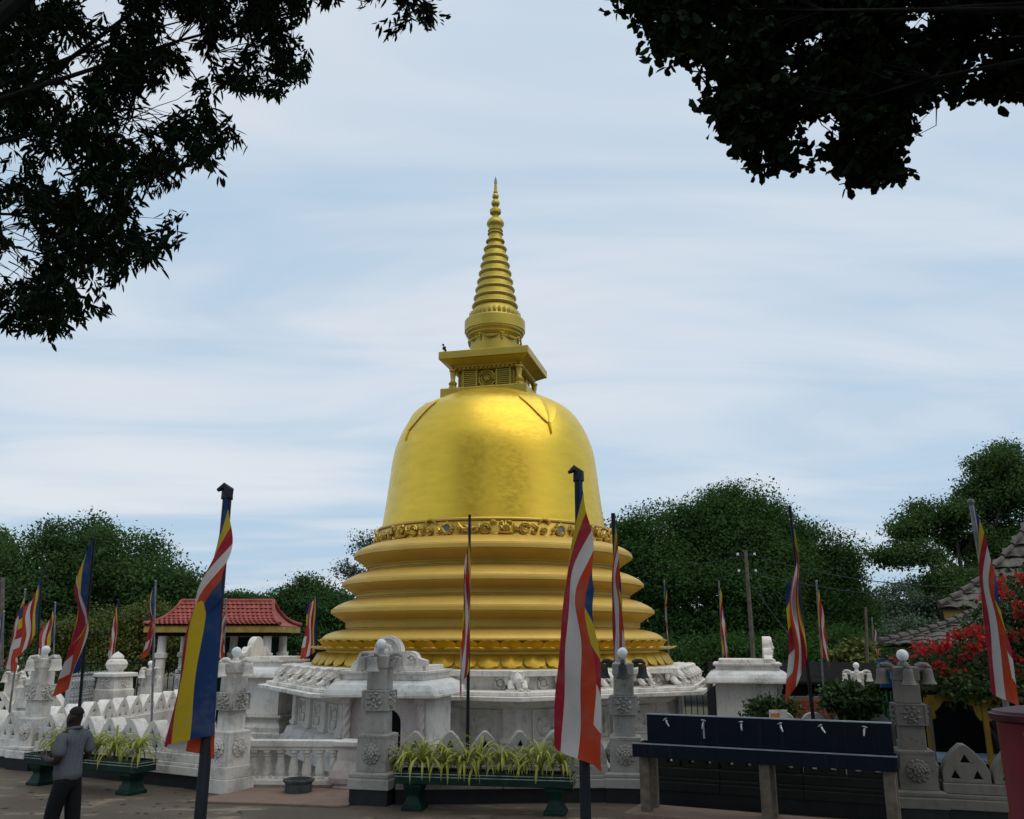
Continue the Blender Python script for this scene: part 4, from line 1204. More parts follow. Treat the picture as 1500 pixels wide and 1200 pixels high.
# ================================================================ POST BOX
p = at(1534, 1045, 6.4)
t = thing('post_box', 'red cylindrical post box with a wide lid, cut by the right edge', 'post box', (p.x, p.y, 0))
zt_ = p.z
MB().lathe([(0.345, 0.0), (0.345, 0.12), (0.335, 0.14), (0.315, 0.17), (0.312, zt_-0.75), (0.325, zt_-0.72), (0.325, zt_-0.68), (0.313, zt_-0.65), (0.322, zt_-0.12), (0.322, zt_-0.06)], 40).build('barrel', M_['post_red'], t)
MB().lathe([(0.330, zt_-0.058), (0.362, zt_-0.045), (0.366, zt_-0.005), (0.35, zt_+0.0), (0.34, zt_+0.015), (0.20, zt_+0.04), (0.02, zt_+0.05)], 40).build('lid', M_['post_lid'], t)
def curved_plate(r, a0, a1, z0, z1, off, mat, nm, parent):
    vs = []; fs = []; n = 8
    for i in range(n+1):
        a = a0+(a1-a0)*i/n
        for z in (z0, z1):
            for o_ in (0.0, off):
                vs.append(((r+o_)*math.sin(a), -(r+o_)*math.cos(a), z))
    for i in range(n):
        b = i*4; c = b+4
        fs += [(b+1, c+1, c+3, b+3), (b, b+2, c+2, c), (b+2, b+3, c+3, c+2), (b, c, c+1, b+1)]
    fs += [(0, 1, 3, 2), (n*4, n*4+2, n*4+3, n*4+1)]
    return MB().add(vs, fs).build(nm, mat, parent)
pl = curved_plate(0.319, R(-58), R(2), zt_-0.33, zt_-0.11, 0.014, M_['plate_grey'], 'notice_plate', t)
lines = MB()
for k in range(5):
    for q in range(7-(k % 2)):
        a = R(-50+q*6.5)
        lines.box((0, -0.3345, zt_-0.155-0.035*k), (0.022, 0.003, 0.008), RZ(a))
lines.build('lettering', M_['black_plinth'], pl)
curved_plate(0.314, R(-40), R(20), zt_-1.05, zt_-0.78, 0.012, M_['plate_grey'], 'notice_plate', t)
MB().lathe([(0.04, 0), (0.04, 0.02), (0.022, 0.025), (0.012, 0.012)], 14, RZ(R(-22)) @ T(0, -0.315, zt_-0.46) @ RX(R(90))).build('lock', M_['steel_edge'], t)

# ================================================================ PICTURE BOARD and things right of the right shrine
p = at(1141, 1060, 18.2)
t = thing('picture_board', 'small pale picture board standing right of the right shrine', 'board', (p.x, p.y, -0.6), R(8))
for sx in (-0.16, 0.16): MB().box((sx, 0.03, 0.55), (0.03, 0.03, 1.1)).build('leg', M_['wood_pole'], t)
simple('board_cream', (0.55, 0.50, 0.46), 0.6); simple('board_print', (0.45, 0.20, 0.06), 0.6, 0, 0.6, 25)
zc = p.z+0.6+0.12
bd = MB().box((0, 0, zc), (0.37, 0.03, 0.27)).build('panel', M_['board_cream'], t)
MB().box((-0.07, -0.017, zc-0.02), (0.19, 0.004, 0.19)).build('printed_picture', M_['board_print'], bd)

# bird on the harmika roof
b = at(650.5, 514.5, 24.0)
t = thing('crow', 'small black crow perched on the left corner of the golden box under the spire', 'bird', (b.x, b.y+0.02, 10.372), R(160))
m = MB()
m.sphere((0, 0, 0.105), 0.06, 10, T(0, 0, 0.105) @ RX(R(-35)) @ S3(0.85, 1.5, 0.9) @ T(0, 0, -0.105))
m.sphere((0, 0.075, 0.175), 0.036, 8)
m.tube([(0, 0.10, 0.175), (0, 0.15, 0.165)], [0.014, 0.002], 5)
m.tube([(0, -0.06, 0.08), (0, -0.12, 0.03), (0, -0.17, -0.005)], [0.035, 0.03, 0.02], 5)
for s in (-1, 1): m.tube([(s*0.02, 0, 0.06), (s*0.022, 0.005, 0.0)], 0.006, 4)
m.build('body', M_['bird_black'], t)

# fallen leaves on the road
rs_ = np.random.RandomState(7)
vs = []; fs = []
for k in range(420):
    x, y = rs_.uniform(-9, 7), rs_.uniform(8.5, 15.5)
    if y > 17.2-0.02*(x+9)-max(0, (x+9))*0.42+max(0, x+2.3)*0.36: continue
    a = rs_.uniform(0, 6.28); l = rs_.uniform(0.03, 0.075); w = l*rs_.uniform(0.3, 0.55)
    c, s_ = math.cos(a), math.sin(a); b = len(vs); h = rs_.uniform(0.006, 0.02)
    for (p_, q_, z_) in ((-l, 0, 0.005), (0, -w, h), (l, 0, 0.006), (0, w, h*0.6+0.003)):
        vs.append((x+p_*c-q_*s_, y+p_*s_+q_*c, z_))
    fs.append((b, b+1, b+2, b+3))
simple('dry_leaf', (0.13, 0.085, 0.040), 0.8, 0, 0.6, 3)
tag(MB().add(vs, fs).build('fallen_leaves', M_['dry_leaf']), 'dry leaves scattered over the road before the wall', 'leaf litter', None, 'stuff')
# ================================================================ FLAGS
FG = 'striped flags on poles round the stupa'
def flag(label, top, bot, yb, D, nf, kv, ph, amp=0.11, spread=0.22, shift=0.08, ground=-0.6, pr=0.022, dark=False, seed=0, D2=None, cap=True, mirror=-1, droop=0.66, fwd=0.12, fw2=1.0, keys=None, wide=1.0):
    """top/bot: two points on the pole's line, yb: picture row of the flag's lowest tip"""
    Pt = at(*top, D); Pb = at(*bot, D2 or D)
    d = (Pb-Pt)
    base = Pt+d*((ground-Pt.z)/d.z)
    tot = Pt.z - at(top[0], yb, D).z - 0.03
    W = tot*0.62; L = tot - droop*W
    t = thing('flag_pole', label, 'flag', base, 0.0, FG)
    ax = (Pt-base); ln = ax.length; ax.normalize()
    MB().tube([(0, 0, 0), ax*ln*0.5, ax*ln], [pr*1.15, pr*1.05, pr*0.9], 10).build('pole', M_['pole_dark' if dark else 'pole_grey'], t)
    if cap:
        c = ax*ln
        if dark:
            MB().tube([c-ax*0.10, c-ax*0.02, c+Vector((-0.04, 0, 0.02)), c+Vector((-0.09, -0.02, -0.02))], [pr*1.25, pr*1.3, pr*0.9, pr*0.35], 7).build('cap', M_['pole_dark'], t)
        else:
            MB().sphere(c, pr*1.5, 8).build('finial', M_['pole_grey'], t)
    rnd = random.Random(seed)
    nu, nv = 60, 26
    e1 = Vector((mirror, 0, 0)); e2 = Vector((0, -1, 0))
    p1, p2, p3 = rnd.uniform(0, 6), rnd.uniform(0, 6), rnd.uniform(0, 6)
    vs = []; uvs = []
    if keys:
        ku = [0, 1/6, 1/3, 0.45, 0.6, 0.8, 1.0]; kv_ = [0, 0.2, 0.45, 1.0]
        uu = np.linspace(0, 1, nu+1); vv = np.linspace(0, 1, nv+1)
        def table(rows):
            a = np.array([np.interp(uu, ku, r) for r in rows])
            g = np.array([np.interp(vv, kv_, a[:, i]) for i in range(nu+1)])
            for _ in range(5):
                h = g.copy(); h[1:-1] = 0.25*g[:-2]+0.5*g[1:-1]+0.25*g[2:]
                g = h.copy(); g[:, 1:-1] = 0.25*h[:, :-2]+0.5*h[:, 1:-1]+0.25*h[:, 2:]
            return g
        kk = tot/(keys[2]+keys[4]); LAT, DEP = table(keys[0])*kk*wide, table(keys[1])*kk; Lh, d0, d1 = [q*kk for q in keys[2:]]
    for i in range(nu+1):
        u = i/nu
        ru = 1-math.exp(-u*6)
        for j in range(nv+1):
            v = j/nv
            s = v*L + droop*W*u*(1.62-0.62*u)
            th = 2*PI*(nf*u - kv*v) + ph
            S = s/tot
            wid = 0.35+0.65*S
            lat = spread*W*(u**1.3)*wid - shift*W*ru*wid + amp*W*ru*wid*math.cos(th)
            dep = 0.6*amp*W*ru*math.sin(th) + fwd*W*u*(1-fw2*v) + (0.6*amp+0.035)*W*ru
            lat += 0.02*W*math.sin(8*v+5*u+p1)*ru
            dep += 0.02*W*math.sin(9*v-7*u+p2)*ru + 0.015*W*math.sin(19*u+4*v+p3)*ru
            if keys:
                s = v*Lh + ((1-v)*d0+v*d1)*u
                rip = kk*ru*(0.012*math.sin(7*v+9*u+p1)+0.008*math.sin(15*v-12*u+p2))
                lat = LAT[i, j]+rip; dep = DEP[i, j]+0.9*rip
            vs.append(ax*(ln-0.05) - ax*s*0.8 - Vector((0, 0, 1))*s*0.2 + e1*lat + e2*(dep+pr+0.004))
            uvs.append((u, v))
    fs = []
    for i in range(nu):
        for j in range(nv):
            fs.append((i*(nv+1)+j, i*(nv+1)+j+1, (i+1)*(nv+1)+j+1, (i+1)*(nv+1)+j))
    me = MB().add(vs, fs, None, True).mesh('flag', M_['flag_cloth'])
    ul = me.uv_layers.new(name='UVMap')
    idx = np.empty(len(me.loops), dtype=np.int32); me.loops.foreach_get('vertex_index', idx)
    ul.data.foreach_set('uv', np.array(uvs, dtype=np.float32)[idx].ravel())
    obj('flag', me, t)
    return t
K1 = ([[0, -.06, -.10, -.11, -.11, -.09, -.07], [0, .05, .10, .13, .15, .16, .13], [-.06, .06, .17, .20, .14, .02, -.05], [-.10, .09, .27, .34, .22, -.02, -.10]],
      [[.03, .05, .07, .08, .09, .10, .10], [.03, .06, .09, .10, .11, .11, .10], [.06, .11, .11, .07, .04, .03, .03], [.07, .13, .11, .06, .03, .03, .03]], 2.18, 1.0, 0.20)
K2 = ([[0, -.04, -.07, -.09, -.10, -.11, -.12], [0, .08, .12, .13, .10, .02, -.08], [.02, .14, .19, .16, .06, -.08, -.15], [.02, .17, .28, .26, .14, -.06, -.14]],
      [[.03, .05, .06, .08, .09, .10, .10], [.03, .05, .07, .09, .11, .13, .14], [.03, .05, .08, .11, .14, .16, .15], [.03, .05, .08, .11, .13, .13, .11]], 2.32, 1.1, 0.32)
K3 = ([[0, .03, .06, .08, .09, .08, .06], [0, -.02, .0, .05, .12, .16, .15], [0, -.06, -.08, -.04, .05, .13, .16], [0, -.03, .02, .10, .17, .20, .22]],
      [[.03, .05, .06, .08, .09, .10, .10], [.03, .05, .07, .09, .11, .13, .14], [.03, .05, .08, .11, .14, .16, .15], [.03, .05, .08, .11, .13, .13, .11]], 2.15, 1.1, 0.50)
K4 = ([[0, .05, .08, .10, .10, .08, .04], [0, .08, .13, .10, .02, -.08, -.10], [0, .05, .06, -.02, -.10, -.02, .10], [0, .10, .20, .16, .06, .10, .22]],
      [[.03, .05, .06, .08, .09, .10, .10], [.03, .05, .08, .11, .13, .13, .12], [.03, .06, .08, .10, .13, .17, .18], [.03, .05, .08, .12, .14, .16, .16]], 2.2, 1.2, 0.42)
flag('large dark-poled flag in the left foreground, hanging in blue and yellow folds', (334, 716), (293, 1200), 1105, 8.0, 0.10, 0.35, 3.1, 0.07, 0.34, 0.09, 0.0, 0.044, True, 1, 7.6, keys=K1)
flag('large dark-poled flag in the foreground right of centre, twisted red and white', (847, 690), (858, 1200), 1120, 8.0, 0.12, 0.36, 0.1, 0.17, 0.06, 0.05, 0.0, 0.042, True, 2, 7.7, keys=K2)
flag('slim flag before the golden tiers, left of the twisted foreground flag', (688, 754), (685, 1080), 1022, 14.9, 0.9, 0.5, 0.4, 0.055, 0.06, 0.02, -0.6, 0.026, True, 3, cap=False, keys=K3, wide=0.5)
flag('narrow flag on a dark pole just behind the pillar with black bells', (898, 752), (909, 960), 985, 15.2, 0.25, 1.2, 3.1, 0.05, 0.03, 0.0, -0.6, 0.042, True, 4, cap=False, keys=K2, wide=0.5)
flag('thin narrow flag beside the right edge of the golden lotus base', (973, 852), (979, 950), 955, 27.0, -0.3, 0.8, 3.1, 0.05, 0.03, 0.0, -0.6, 0.02, False, 5)
flag('small flag rising behind the roof of the right shrine', (1053, 852), (1060, 990), 975, 27.5, 0.6, 0.3, 0.3, 0.06, 0.16, 0.0, -0.6, 0.02, False, 6, mirror=1, keys=K3, wide=0.7)
flag('tall broad flag with yellow and blue upper edge, behind the tap bench', (1157, 741), (1192, 1060), 1028, 15.2, 0.35, 0.1, 2.6, 0.015, 0.22, 0.0, -0.6, 0.028, True, 7, cap=False)
flag('small red and white flag just right of the tall broad flag', (1196, 852), (1210, 1060), 977, 22.0, 1.0, 0.3, 2.8, 0.09, 0.08, 0.02, -0.6, 0.022, False, 8, mirror=1, keys=K3, wide=0.8)
flag('flag on a grey pole before the red flowering bush at right', (1422, 736), (1478, 1060), 1035, 10.2, 0.25, 1.0, 3.1, 0.07, 0.06, 0.0, 0.0, 0.030, False, 9, keys=K2, wide=0.75)
flag('tall orange and white flag behind the man at left', (138, 789), (116, 1040), 1019, 16.8, 0.6, 1.5, 0.0, 0.11, 0.1, 0.02, -0.6, 0.026, True, 10, keys=K4, wide=1.7)
flag('broad flag with checkered edge above the near left pillar', (61, 841), (52, 1010), 966, 21.5, 0.5, 0.2, 2.8, 0.035, 0.40, -0.02, -0.6, 0.024, True, 11)
flag('slanting striped flag second from the left edge', (37, 864), (18, 1010), 985, 24.0, 0.25, 1.2, 0.0, 0.07, 0.14, 0.0, -0.6, 0.024, False, 12, keys=K2, wide=0.9)
flag('small slanting flag just right of the checkered broad flag', (81, 883), (77, 1010), 972, 26.5, 0.6, -0.4, 2.6, 0.07, 0.42, 0.0, -0.6, 0.022, False, 13)
flag('small flag hanging above the urn pillar', (174, 879), (166, 1020), 978, 25.5, 0.5, 0.5, 3.1, 0.05, 0.24, 0.0, -0.6, 0.024, True, 14, keys=K3, wide=1.0)
flag('red and white flag left of the tiled pavilion roof', (228, 852), (222, 1060), 965, 21.5, 0.5, 1.7, 0.2, 0.08, 0.14, 0.0, -0.6, 0.024, False, 15, keys=K4, wide=1.3)
flag('broad upright flag between the pavilion and the stupa', (464, 867), (463, 990), 965, 27.0, 0.4, 0.1, 3.0, 0.015, 0.34, -0.02, -0.6, 0.024, True, 16, cap=False, droop=0.25)
flag('red flag almost hidden behind the large left foreground flag', (331, 878), (324, 1040), 966, 20.5, 0.25, 1.7, 3.1, 0.08, 0.1, 0.02, -0.6, 0.022, False, 17, keys=K2, wide=0.7)
flag('striped flag cut by the left edge of the picture', (6, 896), (-6, 1010), 980, 28.0, 1.0, 0.2, 0.0, 0.06, 0.08, 0.0, -0.6, 0.022, False, 18)
flag('tiny far flag between the trees left of the flowering bush', (1277, 904), (1284, 1000), 965, 38.0, 0.9, 0.3, 2.6, 0.05, 0.10, 0.02, -0.6, 0.03, False, 19, cap=False, mirror=1)
# ================================================================ TILED PAVILION (left background)
def tile_mesh(w, l, mat):
    """one curved pan tile, hollow side down: x across, y down the slope"""
    n = 5; vs = []; fs = []
    for j, (y, dz) in enumerate(((0, 0.0), (-l*1.12, 0.028))):
        for k in range(n):
            s = k/(n-1)
            z = 0.032*math.sin(PI*s) if True else 0
            vs.append(((s-0.5)*w*1.05, y, z+dz))
    for k in range(n-1): fs.append((k, k+n, k+n+1, k+1))
    b = len(vs)
    for k in range(n):                      # front thickness
        x, y, z = vs[n+k]; vs.append((x, y, z-0.022))
    for k in range(n-1): fs.append((n+k, b+k, b+k+1, n+k+1))
    return MB().add(vs, fs, None, False).mesh('roof_tile', mat)
p = at(335, 917, 33.0)
PZ = p.z+0.6
t = thing('tiled_pavilion', 'open pavilion with red tiled hip roof and yellow fascia left of the stupa', 'pavilion', (p.x-0.1, p.y, -0.6))
WE, DE = 2.38, 1.6           # half eave sizes
RW = 1.68                    # half ridge
HR = at(335, 884, 33.0).z+0.6 - PZ + 0.05
def roof_curve(f): return f + 0.22*math.sin(PI*f)*(-1)   # concave slope
rows, cols = 9, 28
me_t = tile_mesh(2*WE/cols, DE/rows*1.1, M_['tile_red'])
for r_i in range(rows):
    f = r_i/rows
    y = -DE*(1-f); z = PZ + HR*roof_curve(f)
    f2 = (r_i+1)/rows
    sl = math.atan2(HR*(roof_curve(f2)-roof_curve(f)), DE/rows)
    hw = WE + (RW-WE)*(1-(1-f)**1.3)
    n = int(round(2*hw/(2*WE/cols)))
    for k in range(n):
        x = -hw + 2*hw*(k+0.5)/n
        obj('roof_tile', me_t, t, T(x, y+DE/rows, z+HR*(roof_curve(f2)-roof_curve(f))+0.03) @ RX(sl))
# roof boarding under the tiles
rb = MB()
secs = [(WE + (RW-WE)*(1-(1-f)**1.3), DE*(1-f)+0.02, PZ+HR*roof_curve(f)-0.015) for f in [i/8 for i in range(9)]]
rb.stack(secs)
rb.build('roof_boarding', M_['tile_red'], t)
MB().tube([(-RW-0.02, 0, PZ+HR+0.04), (RW+0.02, 0, PZ+HR+0.04)], 0.075, 8).build('ridge_cap', M_['tile_red'], t)
for sx in (-1, 1):
    for sy in (-1, 1):
        MB().tube([(sx*(WE+(RW-WE)*(1-(1-f)**1.3)), sy*DE*(1-f), PZ+HR*roof_curve(f)+0.06) for f in [i/8 for i in range(9)]], 0.07, 7).build('hip_cap', M_['tile_red'], t)
MB().stack([(WE-0.02, DE-0.02, PZ-0.24), (WE-0.02, DE-0.02, PZ-0.02)]).build('fascia', M_['fascia_yellow'], t)
MB().stack([(WE-0.35, DE-0.3, PZ-0.36), (WE-0.3, DE-0.25, PZ-0.245)]).build('beam', M_['dark_void'], t)
cm = MB().lathe([(0.20, 0), (0.20, 0.1), (0.17, 0.15), (0.165, PZ-1.15), (0.22, PZ-1.1), (0.22, PZ-0.95), (0.15, PZ-0.92), (0.145, PZ-0.36)], 16).mesh('column', M_['white_clean'])
for sx in (-1.85, 0.0, 1.85):
    for sy in (-1.1, 1.1): obj('column', cm, t, T(sx, sy, 0))
simple('pavilion_green', (0.012, 0.040, 0.030), 0.8, 0, 0.3, 3)
MB().box((0, 1.35, (PZ-0.4)/2), (3.6, 0.08, PZ-0.4)).build('back_wall', M_['pavilion_green'], t)

# ================================================================ RIGHT BUILDING, two-tiered tiled roof
BXO = at(1290, 946, 17.2); BXO.z = -0.6
bx0 = thing('tiled_hall', 'old hall with two-tiered brown tiled roof behind the red flowering bush', 'building', BXO, R(-27))
def hip_roof(parent, x0, y0, x1, y1, z0, ix, iy, h, nrow, tw, mat, conc=0.25):
    """hip roof with corner (x0,y0) near-left; inset ix,iy at the top, height h: boarding plus single tiles on front and left slopes"""
    def cz(f): return z0 + h*(f - conc*math.sin(PI*f)*0.5)
    vs = []; fs = []
    N = 10
    for i in range(N+1):
        f = i/N
        a, b, c, d_ = x0+ix*f, y0+iy*f, x1-ix*f, y1-iy*f
        vs += [(a, b, cz(f)-0.03), (c, b, cz(f)-0.03), (c, d_, cz(f)-0.03), (a, d_, cz(f)-0.03)]
    for i in range(N):
        for k in range(4):
            k2 = (k+1) % 4
            fs.append((i*4+k, i*4+k2, i*4+4+k2, i*4+4+k))
    fs.append((N*4, N*4+1, N*4+2, N*4+3)); fs.append((3, 2, 1, 0))
    MB().add(vs, fs).build('roof_boarding', mat, parent)
    cnt = 0
    me_f = tile_mesh(tw, iy/nrow*1.15, mat); me_l = tile_mesh(tw, ix/nrow*1.15, mat)
    rnd = random.Random(5)
    for r_i in range(nrow):
        f, f2 = r_i/nrow, (r_i+1)/nrow
        dz = cz(f2)-cz(f)
        a, c = x0+ix*f, x1-ix*f
        n = int((c-a)/tw)
        sl = math.atan2(dz, iy/nrow)
        for k in range(n):
            x = a+tw*(k+0.5)
            obj('roof_tile', me_f, parent, T(x, y0+iy*f2, cz(f2)+0.02) @ RX(sl) @ RZ(rnd.uniform(-0.04, 0.04)))
        b, d_ = y0+iy*f, y1-iy*f
        n = int((d_-b)/tw)
        sl = math.atan2(dz, ix/nrow)
        for k in range(n):
            y = b+tw*(k+0.5)
            obj('roof_tile', me_l, parent, T(x0+ix*f2, y, cz(f2)+0.02) @ RZ(-PI/2) @ RX(sl) @ RZ(rnd.uniform(-0.04, 0.04)))
    pts = [(x0+ix*f-0.02, y0+iy*f-0.02, cz(f)+0.08) for f in [i/12 for i in range(13)]]
    for i in range(12):
        MB().tube([Vector(pts[i])+Vector((0, 0, 0.02)), Vector(pts[i+1])-Vector((0, 0, 0.01))], [0.065, 0.05], 8).build('hip_tile', mat, parent)
def loc(v):
    q = RZ(R(27)) @ (v-BXO)
    return (q.x, q.y, q.z)
c_up = loc(at(1378, 892, 18.9)); c_lo = loc(at(1290, 946, 17.2)); EX, EY = 8.0, 9.0
hip_roof(bx0, c_up[0], c_up[1], EX-1.6, EY-1.6, c_up[2], 2.7, 2.7, 2.95, 12, 0.30, M_['tile_brown'], 0.28)
hip_roof(bx0, c_lo[0], c_lo[1], EX, EY, c_lo[2], 2.0, 2.0, 0.75, 7, 0.30, M_['tile_brown'], 0.25)
ux, uy = EX-1.6, EY-1.6
MB().box(((c_up[0]+ux)/2, (c_up[1]+uy)/2, c_up[2]-0.11), (ux-c_up[0]-0.1, uy-c_up[1]-0.1, 0.18)).build('fascia', M_['fascia_yellow'], bx0)
MB().box(((c_up[0]+ux)/2, (c_up[1]+uy)/2, c_up[2]-0.33), (ux-c_up[0]-0.4, uy-c_up[1]-0.4, 0.25)).build('clerestory_wall', M_['fascia_yellow'], bx0)
MB().box((EX/2+0.6, EY/2+0.6, (c_lo[2]-0.1)/2), (EX-2.2, EY-2.2, c_lo[2]-0.1)).build('wall', M_['pavilion_green'], bx0)
for k in range(4):
    MB().box((c_lo[0]+0.5+1.6*k, c_lo[1]+0.5, c_lo[2]/2), (0.16, 0.16, c_lo[2]-0.05)).build('post', M_['wood_pole'], bx0)

# ---- yellow arched stall under the bush
s0 = at(1366, 1090, 13.9)
st = thing('arched_stall', 'dark open stall with yellow scalloped arches under the red flowering bush', 'stall', (s0.x, s0.y, -0.6), R(-18))
zt_ = at(1400, 1012, 13.9).z+0.6
scal = [(0.0, 0.0), (0.0, 0.42), (0.74, 0.42), (0.74, 0.0)] + [(0.74-0.06-0.0, 0.02)] + [(0.37+0.31*math.cos(R(q))*(1-0.10*abs(math.sin(R(q*4.5)))), 0.02+0.30*math.sin(R(q))*(1-0.10*abs(math.sin(R(q*4.5))))) for q in range(8, 180, 8)] + [(0.06, 0.02)]
scal_me = plate('arch_board', [[(0, 0), (0.06, 0.02)] + list(reversed([(0.37+0.31*math.cos(R(q))*(1-0.10*abs(math.sin(R(q*4.5)))), 0.02+0.30*math.sin(R(q))*(1-0.10*abs(math.sin(R(q*4.5))))) for q in range(8, 180, 8)])) + [(0.68, 0.02), (0.74, 0), (0.74, 0.36), (0, 0.36)]], 0.05, M_['arch_yellow'])
for k in range(4):
    obj('arch_board', scal_me, st, T(0.78*k, 0, zt_-0.42))
for k in range(5):
    MB().box((0.78*k-0.02, 0.0, (zt_-0.1)/2), (0.07, 0.09, zt_-0.1)).build('post', M_['arch_yellow'], st)
MB().box((1.5, 1.0, zt_+0.03), (3.3, 1.9, 0.05)).build('roof_board', M_['wood_pole'], st)
MB().box((1.5, 1.85, zt_/2), (3.4, 0.06, zt_-0.05)).build('back_board', M_['dark_void'], st)
MB().box((1.4, 0.55, 1.18), (3.0, 0.9, 0.05)).build('counter', M_['blue_tarp'], st)
MB().box((1.4, 0.16, 0.60), (3.0, 0.05, 1.1)).build('counter_front', M_['dark_void'], st)
for k in range(3):
    MB().box((-0.55+0.26*k, -0.35, zt_*0.5-0.1), (0.05, 0.05, zt_-0.2)).build('prop', M_['wood_pole'], st)

# ---- blue and green gate panels, brick wall, shed roof right of the stupa
p = at(1304, 1020, 20.5)
t = thing('painted_gate', 'blue board above green railing just left of the weathered right pillar', 'gate', (p.x, p.y, -0.6))
zb_ = at(1296, 1010, 20.5).z+0.6
MB().box((0, 0, zb_+0.35), (0.40, 0.05, 0.62)).build('blue_board', M_['blue_board'], t)
for k in range(8): MB().box((-0.38+0.10*k, 0, zb_/2-0.02), (0.035, 0.035, zb_-0.06)).build('rail', M_['green_rail'], t)
p = at(1180, 1045, 23.5)
t = thing('brick_wall', 'low red brick wall behind the round-topped far wall', 'wall', (p.x, p.y, -0.6), R(-5))
zt_ = at(1180, 1020, 23.5).z+0.6
bm_ = MB().box((0, 0, 0), (0.23, 0.11, 0.068)).mesh('brick', M_['brick_red'])
simple('mortar', (0.16, 0.13, 0.11), 0.9)
MB().box((0.2, 0.03, zt_/2), (2.4, 0.10, zt_-0.01)).build('mortar_bed', M_['mortar'], t)
nr = int(zt_/0.08)
for j in range(max(0, nr-9), nr):
    for k in range(10): obj('brick', bm_, t, T(-0.87+0.24*k+(0.12 if j % 2 else 0), 0, 0.04+0.08*j))
p = at(1228, 1000, 27.0)
simple('shed_dark', (0.014, 0.013, 0.012), 0.9, 0, 0.3, 4, 0, 0.02)
t = thing('low_shed', 'low dark shed roof behind the round shrub, right of the stupa', 'shed', (p.x, p.y, -0.6))
zt_ = at(1228, 985, 27.0).z+0.6
MB().box((-1.0, 0.6, (zt_-0.2)/2), (5.2, 1.6, zt_-0.2)).build('wall', M_['dark_void'], t)
MB().add([(-3.9, -0.5, zt_-0.15), (2.1, -0.5, zt_-0.35), (1.6, 1.0, zt_+0.25), (-3.6, 1.0, zt_+0.3), (-3.9, -0.5, zt_-0.22), (2.1, -0.5, zt_-0.42), (1.6, 1.0, zt_+0.18), (-3.6, 1.0, zt_+0.23)], [(0, 1, 2, 3), (7, 6, 5, 4), (0, 4, 5, 1), (1, 5, 6, 2), (3, 7, 4, 0), (2, 6, 7, 3)]).build('roof_sheet', M_['shed_dark'], t)
# long fence behind the court on the right and hedge-dark wall on the left
def bar_fence(label, A, B, h, n):
    A = Vector((*A, 0)); B = Vector((*B, 0)); d = B-A
    t = thing('bar_fence', label, 'fence', (A.x, A.y, -0.6), math.atan2(d.y, d.x))
    me = MB().box((0, 0, h/2), (0.03, 0.03, h)).mesh('bar', M_['pole_dark'])
    for k in range(n): obj('bar', me, t, T(d.length*k/(n-1), 0, 0))
    for z in (0.2, h-0.15): MB().box((d.length/2, 0.035, z), (d.length, 0.03, 0.05)).build('rail', M_['pole_dark'], t)
bar_fence('dark iron bar fence beyond the stupa court on the right', (5.5, 32.5), (14.5, 30.5), 2.1, 46)
bar_fence('dark iron bar fence beyond the carved screens on the left', (-17.5, 33.5), (-7.0, 34.5), 2.2, 50)

# ================================================================ POLES AND WIRES
def util_pole(label, top, bot, D, r=0.085, cross=True):
    Pt = at(*top, D); Pb = at(*bot, D); d = Pb-Pt
    base = Pt+d*((-0.6-Pt.z)/d.z)
    t = thing('utility_pole', label, 'pole', base, 0, 'utility poles')
    ax = Pt-base
    MB().tube([(0, 0, 0), ax*0.5, ax], [r*1.25, r*1.1, r*0.9], 10).build('shaft', M_['wood_pole'], t)
    if cross:
        for z in (0.25, 0.95):
            for sx in (-1, 1):
                c = ax - ax.normalized()*z
                MB().tube([c, c+Vector((sx*0.35, -0.05, 0.03))], 0.025, 5).build('bracket', M_['pole_dark'], t)
                MB().lathe([(0.05, -0.04), (0.06, 0.0), (0.035, 0.05), (0.05, 0.08)], 8, T(*(c+Vector((sx*0.36, -0.05, 0.06))))).build('insulator', M_['insulator'], t)
    return Pt
up1 = util_pole('grey timber utility pole before the big dark tree right of the stupa', (1092, 806), (1101, 930), 38.0)
up2 = util_pole('thin grey pole standing among the trees left of the flowering bush', (1268, 890), (1272, 1000), 33.0, 0.05, False)
up3 = util_pole('weathered utility pole cut by the left edge of the picture', (4, 846), (2, 930), 36.0, 0.09, False)
def wire(label, A, B, sag):
    pts = []
    for i in range(17):
        f = i/16; q = A.lerp(B, f); q.z -= sag*4*f*(1-f); pts.append(q)
    tag(MB().tube(pts, 0.016, 4).build('power_line', M_['wire']), label, 'wire', 'overhead wires')
wire('upper overhead wire from the utility pole to the left, behind the stupa', up1+Vector((0.3, 0, -0.2)), at(640, 850, 60), 0.6)
wire('lower overhead wire from the utility pole to the left, behind the stupa', up1+Vector((0.3, 0, -0.9)), at(640, 880, 60), 0.6)
wire('upper overhead wire from the utility pole to the right, across the trees', up1+Vector((0.3, 0, -0.2)), at(1560, 858, 24), 0.5)
wire('lower overhead wire from the utility pole to the right, across the trees', up1+Vector((0.3, 0, -0.9)), at(1560, 868, 24), 0.5)
wire('stay wire slanting down from the utility pole', up1+Vector((0, 0, -1.2)), at(1160, 935, 36), 0.05)
wire('overhead wire crossing the trees above the left pavilion', up3+Vector((0, 0, -0.4)), at(420, 905, 44), 0.7)
